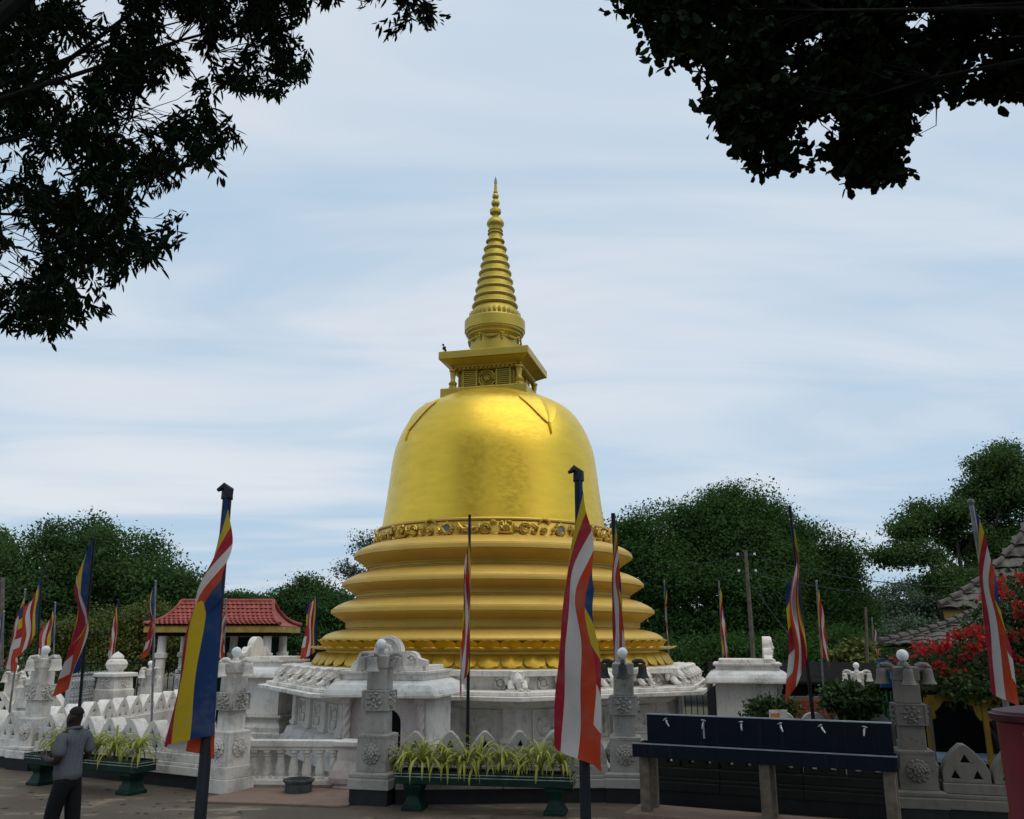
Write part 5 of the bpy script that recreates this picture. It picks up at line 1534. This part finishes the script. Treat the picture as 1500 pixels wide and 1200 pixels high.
# ================================================================ TREES
def leaves_mesh(name, C, A, N, L, W, mat, kind='quad'):
    """C centres(root), A axis dirs, N normals, L lengths, W widths"""
    A = A/np.linalg.norm(A, axis=1, keepdims=True)
    S = np.cross(N, A); S /= np.maximum(np.linalg.norm(S, axis=1, keepdims=True), 1e-6)
    U = np.cross(A, S)
    n = len(C); L = L[:, None]; W = W[:, None]
    if kind == 'quad':
        V = np.stack([C, C+A*L*0.5+S*W*0.5+U*L*0.06, C+A*L, C+A*L*0.5-S*W*0.5+U*L*0.06], 1)
        k = 4; F = np.arange(n*4, dtype=np.int32).reshape(n, 4); loops = F.ravel(); tot = n; per = 4
    else:
        b = 0.30 if kind == 'lance' else 0.35
        m1, m2 = (0.30, 0.68) if kind == 'lance' else (0.32, 0.74)
        w1, w2 = (0.46, 0.40) if kind == 'lance' else (0.42, 0.48)
        V = np.stack([C, C+A*L*m1+S*W*w1+U*W*0.18, C+A*L*m2+S*W*w2+U*W*0.14-U*L*0.03, C+A*L-U*L*0.06,
                      C+A*L*m2-S*W*w2+U*W*0.14-U*L*0.03, C+A*L*m1-S*W*w1+U*W*0.18], 1)
        k = 6
        base = (np.arange(n)*6)[:, None]
        loops = np.concatenate([base+np.array([[0, 1, 2, 3]]), base+np.array([[0, 3, 4, 5]])], 1).ravel().astype(np.int32)
        tot = 2*n; per = 4
    me = bpy.data.meshes.new(name)
    me.vertices.add(n*k); me.vertices.foreach_set('co', V.reshape(-1).astype(np.float32))
    me.loops.add(len(loops)); me.loops.foreach_set('vertex_index', loops)
    me.polygons.add(tot); me.polygons.foreach_set('loop_start', np.arange(0, tot*per, per, dtype=np.int32))
    me.polygons.foreach_set('loop_total', np.full(tot, per, dtype=np.int32))
    me.materials.append(mat)
    me.update(calc_edges=True)
    return me
def unit(n, rs):
    v = rs.normal(size=(n, 3)); return v/np.linalg.norm(v, axis=1, keepdims=True)
def crown(rs, blobs, n, leaf, clump, base, shell=0.62, lumps=0):
    """leaf clumps spread through blob volumes; blobs = [(centre, (rx,ry,rz))]"""
    if lumps:
        sub = []
        for c, r in blobs:
            for _ in range(lumps):
                d_ = unit(1, rs)[0]; d_[2] = d_[2]*0.8+0.15
                q = np.array(c)+d_*np.array(r)*rs.uniform(0.60, 0.84)
                k_ = rs.uniform(0.26, 0.42)
                sub.append((tuple(q), tuple(np.array(r)*k_*np.array([1, 1, 0.85]))))
            sub.append((c, tuple(np.array(r)*0.80)))
        blobs = sub
    vol = np.array([b[1][0]*b[1][1]*b[1][2] for b in blobs])**0.62
    per = 16
    nc = max(8, n//per)
    ci = rs.choice(len(blobs), nc, p=vol/vol.sum())
    cen = np.array([b[0] for b in blobs])[ci]; rad = np.array([b[1] for b in blobs])[ci]
    d = unit(nc, rs)
    r = shell+(1.04-shell)*rs.random(nc)**0.6
    inner = rs.random(nc) < 0.22
    r[inner] = rs.random(inner.sum())*shell
    P = cen + d*rad*r[:, None]
    out = d
    C = np.repeat(P, per, 0) + rs.normal(size=(nc*per, 3))*np.array([clump, clump, clump*0.55])
    O = np.repeat(out, per, 0)
    A = unit(nc*per, rs)*1.0 + O*0.5 + np.array([0, 0, -0.15])
    N = unit(nc*per, rs)*0.5 + O*0.8 + np.array([0, 0, 0.6])
    L = leaf*rs.uniform(0.6, 1.35, nc*per); W = L*rs.uniform(0.45, 0.8, nc*per)
    return C-np.array(base), A, N, L, W, P-np.array(base)
def trunk_mb(rs, base, fork, tips, r0, r1):
    """trunk from base to fork and limbs to the tips (all local)"""
    mb = MB()
    f = Vector(fork)
    mid = f*0.5+Vector((rs.normal()*0.15, rs.normal()*0.15, 0))
    mb.tube([(0, 0, 0), mid*0.4, mid, f], [r0*1.3, r0, r0*0.9, r0*0.8], 10)
    for tp in tips:
        q = Vector(tp)
        b1 = f.lerp(q, 0.35)+Vector((rs.normal(), rs.normal(), rs.normal()*0.5+0.6))*0.10*(q-f).length
        b2 = f.lerp(q, 0.7)+Vector((rs.normal(), rs.normal(), rs.normal()*0.5+0.3))*0.08*(q-f).length
        mb.tube([f, b1, b2, q], [r0*0.55, r0*0.35, r0*0.2, r1], 7)
    return mb
def blob(x, y, rx, ry, D, depth=None):
    c = at(x, y, D); k = D/math.cos(TILT)/FPX*1.0
    # picture radius to metres at that distance
    wx = (at(x+rx, y, D)-c).length; wz = abs(at(x, y-ry, D).z-c.z)
    return (tuple(c), (wx, depth or wx*0.9, wz))
TG = 'trees round the temple court'
def tree(label, blobs, n, leaf, clump, mat, bx, D, seed, tr=0.35, nt=9, shell=0.62, name='broadleaf_tree', lumps=16):
    n = int(n*4.6); leaf *= 0.33; clump *= 0.60
    rs = np.random.RandomState(seed)
    base = (at(bx, 1000, D).x, D, -0.6)
    t = thing(name, label, 'tree', base, 0, TG)
    C, A, N, L, W, P = crown(rs, blobs, n, leaf, clump, base, shell, lumps)
    obj('crown', leaves_mesh('crown', C, A, N, L, W, M_[mat]), t)
    tips = P[rs.choice(len(P), nt)]
    lowest = min(b[0][2]-b[1][2] for b in blobs)+0.6
    top = max(b[0][2] for b in blobs)+0.6
    fork = (rs.normal()*0.2, rs.normal()*0.2, max(1.6, lowest+0.18*(top-lowest)))
    trunk_mb(rs, base, fork, tips.tolist(), tr, tr*0.12).build('trunk', M_['bark'], t)
    return t
tree('large dark rounded tree at the left edge, behind the flags', [blob(60, 850, 120, 70, 56), blob(-40, 870, 110, 85, 56), blob(170, 835, 90, 72, 55), blob(225, 870, 75, 70, 54), blob(110, 900, 130, 70, 56), blob(255, 905, 50, 55, 54), blob(110, 800, 60, 45, 56)], 26000, 0.62, 0.75, 'leaf_far', 120, 56, 11, 0.5, 14)
tree('olive-yellow low tree left of the pavilion, below the dark tree', [blob(160, 925, 55, 45, 46), blob(220, 925, 55, 42, 45), blob(100, 945, 55, 45, 46), blob(270, 950, 45, 40, 45), blob(190, 965, 85, 35, 45)], 13000, 0.42, 0.5, 'leaf_yellow', 190, 46, 12, 0.25, 8)
tree('small tree just right of the pavilion roof, left of the stupa', [blob(455, 885, 45, 40, 50), blob(420, 895, 32, 32, 50), blob(500, 900, 42, 36, 49), blob(470, 930, 70, 38, 50)], 12000, 0.45, 0.5, 'leaf_far', 460, 50, 13, 0.3, 9)
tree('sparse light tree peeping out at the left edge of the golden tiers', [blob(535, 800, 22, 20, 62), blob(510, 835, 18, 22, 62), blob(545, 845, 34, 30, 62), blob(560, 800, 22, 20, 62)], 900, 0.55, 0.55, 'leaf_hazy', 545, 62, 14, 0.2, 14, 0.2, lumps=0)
tree('broad dense dark tree right of the stupa, behind the utility pole', [blob(1080, 795, 105, 88, 48), blob(965, 820, 85, 82, 47), blob(1185, 835, 80, 85, 48), blob(920, 870, 70, 80, 47), blob(1050, 880, 150, 90, 47), blob(1190, 900, 85, 75, 48), blob(1230, 870, 42, 60, 48), blob(1070, 745, 45, 34, 48), blob(1000, 940, 110, 55, 46), blob(1140, 945, 110, 50, 46), blob(912, 795, 40, 42, 47), blob(1005, 782, 62, 50, 48), blob(1132, 778, 50, 48, 48), blob(1232, 838, 38, 42, 48), blob(1243, 890, 30, 50, 48), blob(1160, 815, 60, 55, 48), blob(1060, 830, 110, 80, 47)], 62000, 0.46, 0.55, 'leaf_dense', 1080, 48, 15, 0.6, 16)
tree('tall open-crowned tree at the right edge above the hall roof', [blob(1470, 690, 50, 45, 42), blob(1440, 735, 48, 38, 42), blob(1500, 735, 60, 60, 41), blob(1380, 755, 48, 30, 42), blob(1335, 775, 40, 26, 42), blob(1430, 790, 60, 36, 42), blob(1345, 815, 42, 24, 41), blob(1300, 815, 26, 18, 42), blob(1480, 820, 60, 50, 41), blob(1400, 860, 55, 32, 40), blob(1540, 800, 70, 90, 41)], 22000, 0.42, 0.45, 'leaf_open', 1420, 41.5, 16, 0.20, 22, 0.45)
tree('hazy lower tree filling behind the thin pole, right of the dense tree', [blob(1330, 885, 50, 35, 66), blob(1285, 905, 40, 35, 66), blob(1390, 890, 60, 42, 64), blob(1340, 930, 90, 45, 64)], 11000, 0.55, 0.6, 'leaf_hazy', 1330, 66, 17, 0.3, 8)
tree('far rounded tree seen between the left trees and the pavilion ridge', [blob(345, 885, 40, 18, 90), blob(385, 890, 36, 18, 90), blob(310, 895, 40, 26, 90)], 6000, 0.75, 0.7, 'leaf_far', 350, 90, 18, 0.3, 6)
tree('tall tree cut by the left edge, behind the utility pole', [blob(-20, 800, 36, 30, 66), blob(-45, 850, 60, 60, 66)], 5000, 0.6, 0.6, 'leaf_open', -40, 66, 19, 0.4, 8)
tree('dark leafy mass of a tree behind the stupa platform on the right', [blob(1000, 960, 80, 40, 43), blob(1120, 965, 90, 40, 42), blob(1230, 960, 70, 42, 42), blob(920, 965, 60, 40, 44)], 12000, 0.42, 0.5, 'leaf_dense', 1110, 42.5, 20, 0.4, 8)
# the far wood that closes the horizon: one mass
rs = np.random.RandomState(77)
bl = []
for k in range(60):
    x = -420+2400*k/59
    bl.append(blob(x, 925+rs.uniform(-8, 12), 55, rs.uniform(38, 58), rs.uniform(105, 125), 8))
C, A, N, L, W, P = crown(rs, bl, 60000, 0.85, 0.8, (0, 0, 0), 0.6, 8)
tag(obj('distant_woodland', leaves_mesh('distant_woodland', C, A, N, L, W, M_['leaf_far'])), 'far dark wood closing the horizon behind the temple court', 'wood', None, 'stuff')

# shrubs and bushes
def shrub(label, blobs, n, leaf, clump, mat, D, seed, name='shrub', z0=-0.6, cat='shrub'):
    rs = np.random.RandomState(seed)
    c = blobs[0][0]; base = (c[0], c[1], z0)
    t = thing(name, label, cat, base, 0, 'shrubs in the court')
    C, A, N, L, W, P = crown(rs, blobs, n, leaf, clump, base, 0.7)
    obj('foliage', leaves_mesh('foliage', C, A, N, L, W, M_[mat]), t)
    mb = MB()
    for tp in P[rs.choice(len(P), 6)].tolist():
        mb.tube([(rs.normal()*0.05, rs.normal()*0.05, 0), Vector(tp)*0.5+Vector((0, 0, 0.1)), tp], [0.05, 0.035, 0.012], 6)
    mb.build('stems', M_['bark'], t)
    return t
shrub('round glossy dark shrub left of the weathered right pillar', [blob(1248, 1022, 28, 17, 19.0), blob(1230, 1020, 19, 14, 19.2), blob(1268, 1027, 16, 13, 19.0), blob(1250, 1045, 18, 18, 19.1)], 4600, 0.11, 0.12, 'leaf_shrub', 19, 31)
shrub('clipped green hedge bush right of the right shrine column', [blob(1130, 1036, 22, 12, 21.5), blob(1150, 1040, 15, 11, 21.3), blob(1114, 1040, 13, 11, 21.5), blob(1130, 1060, 34, 20, 21.5)], 3800, 0.11, 0.12, 'leaf_shrub', 21.5, 32)
shrub('bright green bush behind the far left lamp pillars', [blob(60, 1000, 60, 24, 31), blob(0, 1005, 50, 28, 31), blob(110, 1005, 40, 20, 31)], 5000, 0.16, 0.18, 'leaf_shrub', 31, 33)
shrub('pale lit bush under the trees above the small far lamp pillar', [blob(1257, 962, 24, 22, 36), blob(1240, 968, 16, 14, 36)], 2500, 0.20, 0.2, 'leaf_yellow', 36, 34)

# bougainvillea with red bracts
rs = np.random.RandomState(41)
D = 14.6
bb = [blob(1400, 974, 58, 28, D, 0.8), blob(1350, 974, 28, 16, D, 0.5), blob(1468, 945, 42, 60, D, 0.9), blob(1508, 895, 38, 50, D, 0.9), blob(1520, 985, 90, 48, D, 0.9), blob(1430, 985, 70, 30, D, 0.8), blob(1540, 860, 36, 40, D, 0.8), blob(1400, 1004, 60, 14, D-0.6, 0.5), blob(1480, 1010, 80, 20, D-0.8, 0.5), blob(1440, 1000, 70, 18, D-0.9, 0.4)]
base = (bb[4][0][0]-0.3, D+0.4, -0.6)
t = thing('bougainvillea', 'big bush covered with bright red flowers before the tiled hall', 'flowering bush', base)
C, A, N, L, W, P = crown(rs, bb, 21000, 0.085, 0.13, base, 0.66)
obj('foliage', leaves_mesh('foliage', C, A, N, L, W, M_['leaf_bougain']), t)
mb = MB()
for tp in P[rs.choice(len(P), 16)].tolist():
    mb.tube([(rs.normal()*0.1, rs.normal()*0.1, 0), Vector(tp)*0.45+Vector((0, 0, 0.5)), tp], [0.06, 0.035, 0.010], 6)
mb.build('stems', M_['bark'], t)
spots = [(1342, 948), (1372, 948), (1400, 932), (1424, 926), (1385, 942), (1356, 955), (1378, 952), (1413, 962), (1432, 928), (1468, 928), (1478, 935), (1490, 885), (1462, 868), (1456, 852), (1482, 962), (1492, 968), (1478, 985), (1442, 1002), (1370, 975), (1498, 848), (1438, 942), (1500, 900), (1446, 880), (1475, 1000), (1415, 1005), (1395, 985), (1318, 965), (1490, 930), (1426, 950)]
for k, (x, y) in enumerate(spots):
    q = np.array(at(x, y, D-0.75+rs.uniform(-0.15, 0.25)))
    n = rs.randint(20, 42)
    sx = rs.uniform(0.045, 0.085)
    C = q + rs.normal(size=(n, 3))*np.array([sx, sx*0.8, sx*0.55]) - np.array(base)
    d = unit(n, rs)
    me = leaves_mesh('flower_cluster', C, d+np.array([0, -0.3, 0.2]), unit(n, rs)+np.array([0, -0.6, 0.5]), rs.uniform(0.06, 0.09, n), rs.uniform(0.05, 0.075, n), M_['bract_red'], 'ovate')
    obj('flower_cluster', me, t)['kind'] = 'stuff'

# ================================================================ OVERHANGING TREES (near the camera)
def in_poly(x, y, poly):
    c = False; j = len(poly)-1
    for i in range(len(poly)):
        xi, yi = poly[i]; xj, yj = poly[j]
        if (yi > y) != (yj > y) and x < (xj-xi)*(y-yi)/(yj-yi)+xi: c = not c
        j = i
    return c
def near_tree(label, base, fork, polys, D0, D1, ncl, per, leaf, wid, kind, seed, extra, hang, csize, r0, avoid=None, ngap=40):
    rs = np.random.RandomState(seed)
    t = thing('overhanging_tree', label, 'tree', base, 0, 'overhanging trees near the camera')
    b = np.array(base)
    pts = []
    for poly, share in polys:
        xs = [p[0] for p in poly]; ys = [p[1] for p in poly]
        k = 0
        ng = ngap if share > 0.5 else 1
        gaps = np.c_[rs.uniform(min(xs), max(xs), ng), rs.uniform(min(ys), max(ys), ng), rs.uniform(14, 34, ng)*(share > 0.5)]
        while k < int(ncl*share):
            x, y = rs.uniform(min(xs), max(xs)), rs.uniform(min(ys), max(ys))
            if in_poly(x, y, poly) and not (((gaps[:, 0]-x)**2+(gaps[:, 1]-y)**2) < gaps[:, 2]**2).any():
                pts.append(at(x, y, rs.uniform(D0, D1))); k += 1
    P = np.array([tuple(p) for p in pts])
    n = len(P)*per
    # each cluster is a drooping spray
    tw = unit(len(P), rs)*np.array([1, 1, 0.4]) + np.array([0, 0, -hang])
    tw /= np.linalg.norm(tw, axis=1, keepdims=True)
    f = rs.uniform(-1.0, 0.55, (len(P), per))
    csz = csize*rs.uniform(0.6, 1.9, (len(P), 1))
    C = (P[:, None, :] + tw[:, None, :]*(f*csz)[:, :, None]).reshape(-1, 3) + rs.normal(size=(n, 3))*csize*0.13
    A = np.repeat(tw, per, 0)*0.8 + unit(n, rs)*0.9 + np.array([0, 0, -hang*0.5])
    N = unit(n, rs) + np.array([0, 0, 0.5])
    L = leaf*rs.uniform(0.65, 1.25, n); W = wid*rs.uniform(0.75, 1.2, n)
    # unseen crown over and behind the camera, partly added for shade, in coarser leaves
    C2, A2, N2, L2, W2, P2 = crown(rs, extra, 24000, 0.24, 0.38, (0, 0, 0), 0.35)
    if avoid is not None:
        keep = ~avoid(C2)
        C2, A2, N2, L2, W2 = C2[keep], A2[keep], N2[keep], L2[keep], W2[keep]
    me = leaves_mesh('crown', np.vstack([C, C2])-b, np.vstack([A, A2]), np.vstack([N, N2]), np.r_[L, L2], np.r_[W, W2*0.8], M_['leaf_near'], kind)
    obj('crown', me, t)
    # trunk, limbs, twigs
    mb = MB(); fk = Vector(fork)-Vector(base)
    mb.tube([(0, 0, -0.3), (0.05, 0.02, 0.5), fk*0.5+Vector((0.12, 0.1, 0)), fk], [r0*1.5, r0*1.1, r0, r0*0.85], 14)
    # limbs go to k-means centres of the clusters
    K = 12
    allp = np.vstack([P, np.array([e[0] for e in extra])])
    cen = P[rs.choice(len(P), K, replace=False)]
    for _ in range(6):
        lab = np.argmin(((P[:, None, :]-cen[None])**2).sum(2), 1)
        for k in range(K):
            if (lab == k).any(): cen[k] = P[lab == k].mean(0)
    for k in range(K):
        q = Vector(cen[k]-b)
        m1 = fk.lerp(q, 0.4)+Vector((rs.normal()*0.2, rs.normal()*0.2, 0.5)); m2 = fk.lerp(q, 0.75)+Vector((rs.normal()*0.15, rs.normal()*0.15, 0.35))
        mb.tube([fk, m1, m2, q], [r0*0.20, r0*0.10, r0*0.055, 0.010], 8)
        idx = np.where(lab == k)[0]
        for i in idx[:40]:
            p = Vector(P[i]-b)
            src = m2 if rs.random_sample() < 0.5 else q
            if (src-p).length > 1.3: src = src.lerp(p, 1-1.0/(src-p).length)
            mid = src.lerp(p, 0.55)+Vector((rs.normal()*0.13, rs.normal()*0.13, 0.13+rs.normal()*0.05))
            mb.tube([src, src.lerp(mid, 0.5)+Vector((rs.normal()*0.03, rs.normal()*0.03, 0.05)), mid, p], [0.010, 0.008, 0.006, 0.003], 4)
    for e in extra:
        q = Vector(e[0])-Vector(base)
        mb.tube([fk, fk.lerp(q, 0.5)+Vector((0, 0, 0.5)), q], [r0*0.5, r0*0.3, 0.05], 8)
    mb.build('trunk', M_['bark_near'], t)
def view_guard(C):
    """true where a coarse crown leaf would stand inside the picture (those are built finely instead)"""
    y = C[:, 1]; z = C[:, 2]-CAM_H; x = C[:, 0]
    c, s = math.cos(TILT), math.sin(TILT)
    dz = y*c+z*s; up = -y*s+z*c
    with np.errstate(divide='ignore', invalid='ignore'):
        px = x/dz*FPX; py = up/dz*FPX
    return (dz > 0.2) & (np.abs(px) < 790) & (py < 640) & (py > -900)
polyL = [(-25, 500), (30, 478), (70, 482), (90, 486), (120, 455), (170, 440), (205, 405), (240, 380), (238, 345), (262, 315), (238, 290), (245, 255), (285, 250), (322, 228), (345, 185), (338, 160), (365, 135), (410, 135), (452, 110), (440, 70), (420, 45), (450, 12), (495, -8), (520, -30), (-25, -30)]
outL = [(-260, 520), (-20, 500), (-20, -25), (520, -25), (620, -60), (620, -300), (-260, -300)]
holeL = [(560, -60), (545, -5), (565, 35), (590, 52), (620, 42), (632, 20), (640, -10), (640, -60)]
near_tree('dark narrow-leaved tree overhanging the top left corner', (-9.2, 8.6, 0.0), (-8.6, 8.8, 6.2), [(polyL, 0.74), (outL, 0.235), (holeL, 0.025)], 9.8, 13.2, 1250, 23, 0.170, 0.048, 'lance', 91,
          [((-7.5, 3.0, 8.6), (3.4, 4.0, 2.2)), ((-4.0, -3.0, 8.6), (2.6, 3.5, 2.0)), ((-1.6, -7.5, 7.0), (2.2, 2.4, 3.0)), ((-3.5, 9.5, 12.8), (3.6, 3.2, 1.8)), ((-8.0, 12.5, 14.8), (3.5, 3.0, 2.0))], 0.7, 0.26, 0.36, view_guard, 52)  # the two highest blobs are added out of view to darken the forecourt
polyR = [(902, -25), (905, 10), (918, 38), (948, 48), (985, 82), (1020, 92), (1042, 105), (1036, 148), (1058, 165), (1056, 198), (1085, 222), (1110, 242), (1140, 250), (1175, 238), (1205, 225), (1228, 245), (1245, 268), (1275, 262), (1305, 262), (1322, 240), (1318, 210), (1340, 190), (1355, 150), (1375, 132), (1410, 143), (1440, 145), (1475, 138), (1530, 140), (1530, -25)]
outR = [(1530, 150), (1760, 150), (1760, -260), (902, -260), (902, -20), (1530, -20)]
near_tree('dark broad-leaved tree overhanging the top right corner', (7.4, 4.2, 0.0), (6.8, 4.6, 5.6), [(polyR, 0.72), (outR, 0.28)], 7.4, 9.6, 1450, 16, 0.125, 0.080, 'ovate', 92,
          [((5.5, 2.0, 7.6), (3.0, 3.0, 1.8)), ((6.5, 6.5, 8.0), (3.0, 3.0, 1.8)), ((5.5, -2.5, 7.8), (2.6, 2.6, 2.0)), ((3.2, 9.8, 13.0), (3.8, 3.2, 1.8)), ((7.5, 10.5, 12.6), (3.2, 3.0, 2.0))], 0.35, 0.20, 0.30, view_guard, 12)  # last two blobs: added high out of view, shading wall and bench
# ================================================================ PERSON
def skinned(name, mat, parent, nodes, edges, sub=2, root=0, M=None):
    """nodes: {key: (x,y,z,rx,ry)}"""
    keys = list(nodes)
    me = bpy.data.meshes.new(name)
    me.from_pydata([nodes[k][:3] for k in keys], [(keys.index(a), keys.index(b)) for a, b in edges], [])
    me.materials.append(mat)
    o = obj(name, me, parent, M)
    sk = o.modifiers.new('skin', 'SKIN'); sk.use_smooth_shade = True; sk.branch_smoothing = 0.6
    sv = me.skin_vertices[0].data
    for i, k in enumerate(keys):
        n = nodes[k]; sv[i].radius = (n[3], n[4] if len(n) > 4 else n[3]); sv[i].use_root = (i == root); sv[i].use_loose = False
    ss = o.modifiers.new('sub', 'SUBSURF'); ss.levels = sub; ss.render_levels = sub
    return o
pp = at(112, 1034, 10.3)
man = thing('person', 'man in grey checked short-sleeved shirt and black trousers, hands held before him', 'person', (pp.x, pp.y, 0.0), R(-108))
N = {'pel': (0, 0, 0.90, .13, .10), 'bel': (0, -.015, 1.02, .135, .105), 'che': (0, -.005, 1.20, .15, .105), 'nb': (0, .02, 1.345, .09, .075),
     'neck': (0, .005, 1.40, .055, .058), 'skull': (0, -.005, 1.475, .066, .078), 'cran': (0, .012, 1.545, .072, .088), 'top': (0, .015, 1.582, .052, .062),
     'jaw': (0, -.062, 1.448, .040, .036), 'nose': (0, -.108, 1.498, .013, .016)}
E = [('pel', 'bel'), ('bel', 'che'), ('che', 'nb'), ('nb', 'neck'), ('neck', 'skull'), ('skull', 'cran'), ('cran', 'top'), ('skull', 'jaw'), ('skull', 'nose')]
for s, q in ((-1, 'l'), (1, 'r')):
    N['sh'+q] = (s*.175, .015, 1.315, .058, .058); N['el'+q] = (s*.225, .045, 1.065, .043, .043); N['fa'+q] = (s*.195, -.09, 1.055, .040, .038)
    N['wr'+q] = (s*.12, -.235, 1.085, .026, .030); N['pa'+q] = (s*.095, -.285, 1.095, .020, .036)
    E += [('nb', 'sh'+q), ('sh'+q, 'el'+q), ('el'+q, 'fa'+q), ('fa'+q, 'wr'+q), ('wr'+q, 'pa'+q)]
    for f in range(4):
        z = 1.125-0.020*f; ln = (0.9, 1.0, 0.95, 0.78)[f]
        a, b_, c = 'k%d%s' % (f, q), 'm%d%s' % (f, q), 't%d%s' % (f, q)
        N[a] = (s*.078, -.318, z, .0095); N[b_] = (s*.062-s*0.004*f, -.318-.034*ln, z-.004, .0085); N[c] = (s*.040, -.318-.050*ln, z-.012, .007)
        E += [('pa'+q, a), (a, b_), (b_, c)]
    N['th'+q] = (s*.085, -.275, 1.135, .011); N['tt'+q] = (s*.060, -.305, 1.158, .009); E += [('pa'+q, 'th'+q), ('th'+q, 'tt'+q)]
    fy = -.05*s
    N['hi'+q] = (s*.085, .0, .84, .085, .085); N['kn'+q] = (s*.095, fy-.02, .47, .055, .055); N['an'+q] = (s*.10, fy+.04, .085, .035, .040); N['fo'+q] = (s*.105, fy-.06, .035, .036, .026); N['to'+q] = (s*.11, fy-.14, .025, .034, .018)
    E += [('pel', 'hi'+q), ('hi'+q, 'kn'+q), ('kn'+q, 'an'+q), ('an'+q, 'fo'+q), ('fo'+q, 'to'+q)]
    N['ea'+q] = (s*.083, .015, 1.495, .012, .022); E += [('skull', 'ea'+q)]
body = skinned('body', M_['skin'], man, N, E)
# close-cropped hair cap
hm = MB(); vs = []; fs = []
for i in range(9):
    th = PI*0.50*i/8
    for k in range(20):
        a = 2*PI*k/20
        lim = 1.0 - 0.22*max(0, -math.sin(a))*(i/8)
        r = math.sin(th*lim)
        vs.append((0.070*r*math.cos(a), 0.016+0.088*r*math.sin(a), 1.535+0.080*math.cos(th*lim)))
for i in range(8):
    for k in range(20):
        k2 = (k+1) % 20; fs.append((i*20+k, (i+1)*20+k, (i+1)*20+k2, i*20+k2))
hm.add(vs, fs, None, True).build('hair', M_['hair_black'], man)
SN = {'hem': (0, .0, 0.805, .185, .150), 'wa': (0, -.012, 0.95, .165, .135), 'bel': (0, -.02, 1.05, .165, .135), 'che': (0, 0, 1.21, .175, .130), 'nb': (0, .022, 1.335, .115, .095), 'col': (0, .012, 1.378, .072, .072)}
SE = [('hem', 'wa'), ('wa', 'bel'), ('bel', 'che'), ('che', 'nb'), ('nb', 'col')]
for s, q in ((-1, 'l'), (1, 'r')):
    SN['sh'+q] = (s*.175, .018, 1.31, .078, .078); SN['ua'+q] = (s*.21, .035, 1.19, .074, .074); SN['sl'+q] = (s*.222, .04, 1.095, .072, .074)
    SE += [('nb', 'sh'+q), ('sh'+q, 'ua'+q), ('ua'+q, 'sl'+q)]
sh = skinned('shirt', M_['shirt'], man, SN, SE)
colr = MB(); colr.tube([(0.075*math.cos(t), 0.012+0.075*math.sin(t), 1.385+0.012*math.sin(t)) for t in np.linspace(-1.2, 1.2+PI, 16)], 0.016, 6).build('collar', M_['shirt'], sh)
TN = {'wst': (0, 0, 0.99, .145, .115), 'pel': (0, .005, 0.88, .150, .125)}
TE = [('wst', 'pel')]
for s, q in ((-1, 'l'), (1, 'r')):
    fy = -.05*s
    TN['hi'+q] = (s*.088, .005, .78, .100, .108); TN['kn'+q] = (s*.098, fy-.02, .47, .082, .085); TN['cu'+q] = (s*.105, fy+.03, .10, .075, .085)
    TE += [('pel', 'hi'+q), ('hi'+q, 'kn'+q), ('kn'+q, 'cu'+q)]
skinned('trousers', M_['trousers'], man, TN, TE)
for s in (-1, 1):
    fy = -.05*s
    MB().sphere((0, 0, 0), 0.05, 12, T(s*.108, fy-.05, .042) @ S3(0.95, 2.7, 0.84)).build('shoe', M_['hair_black'], man)
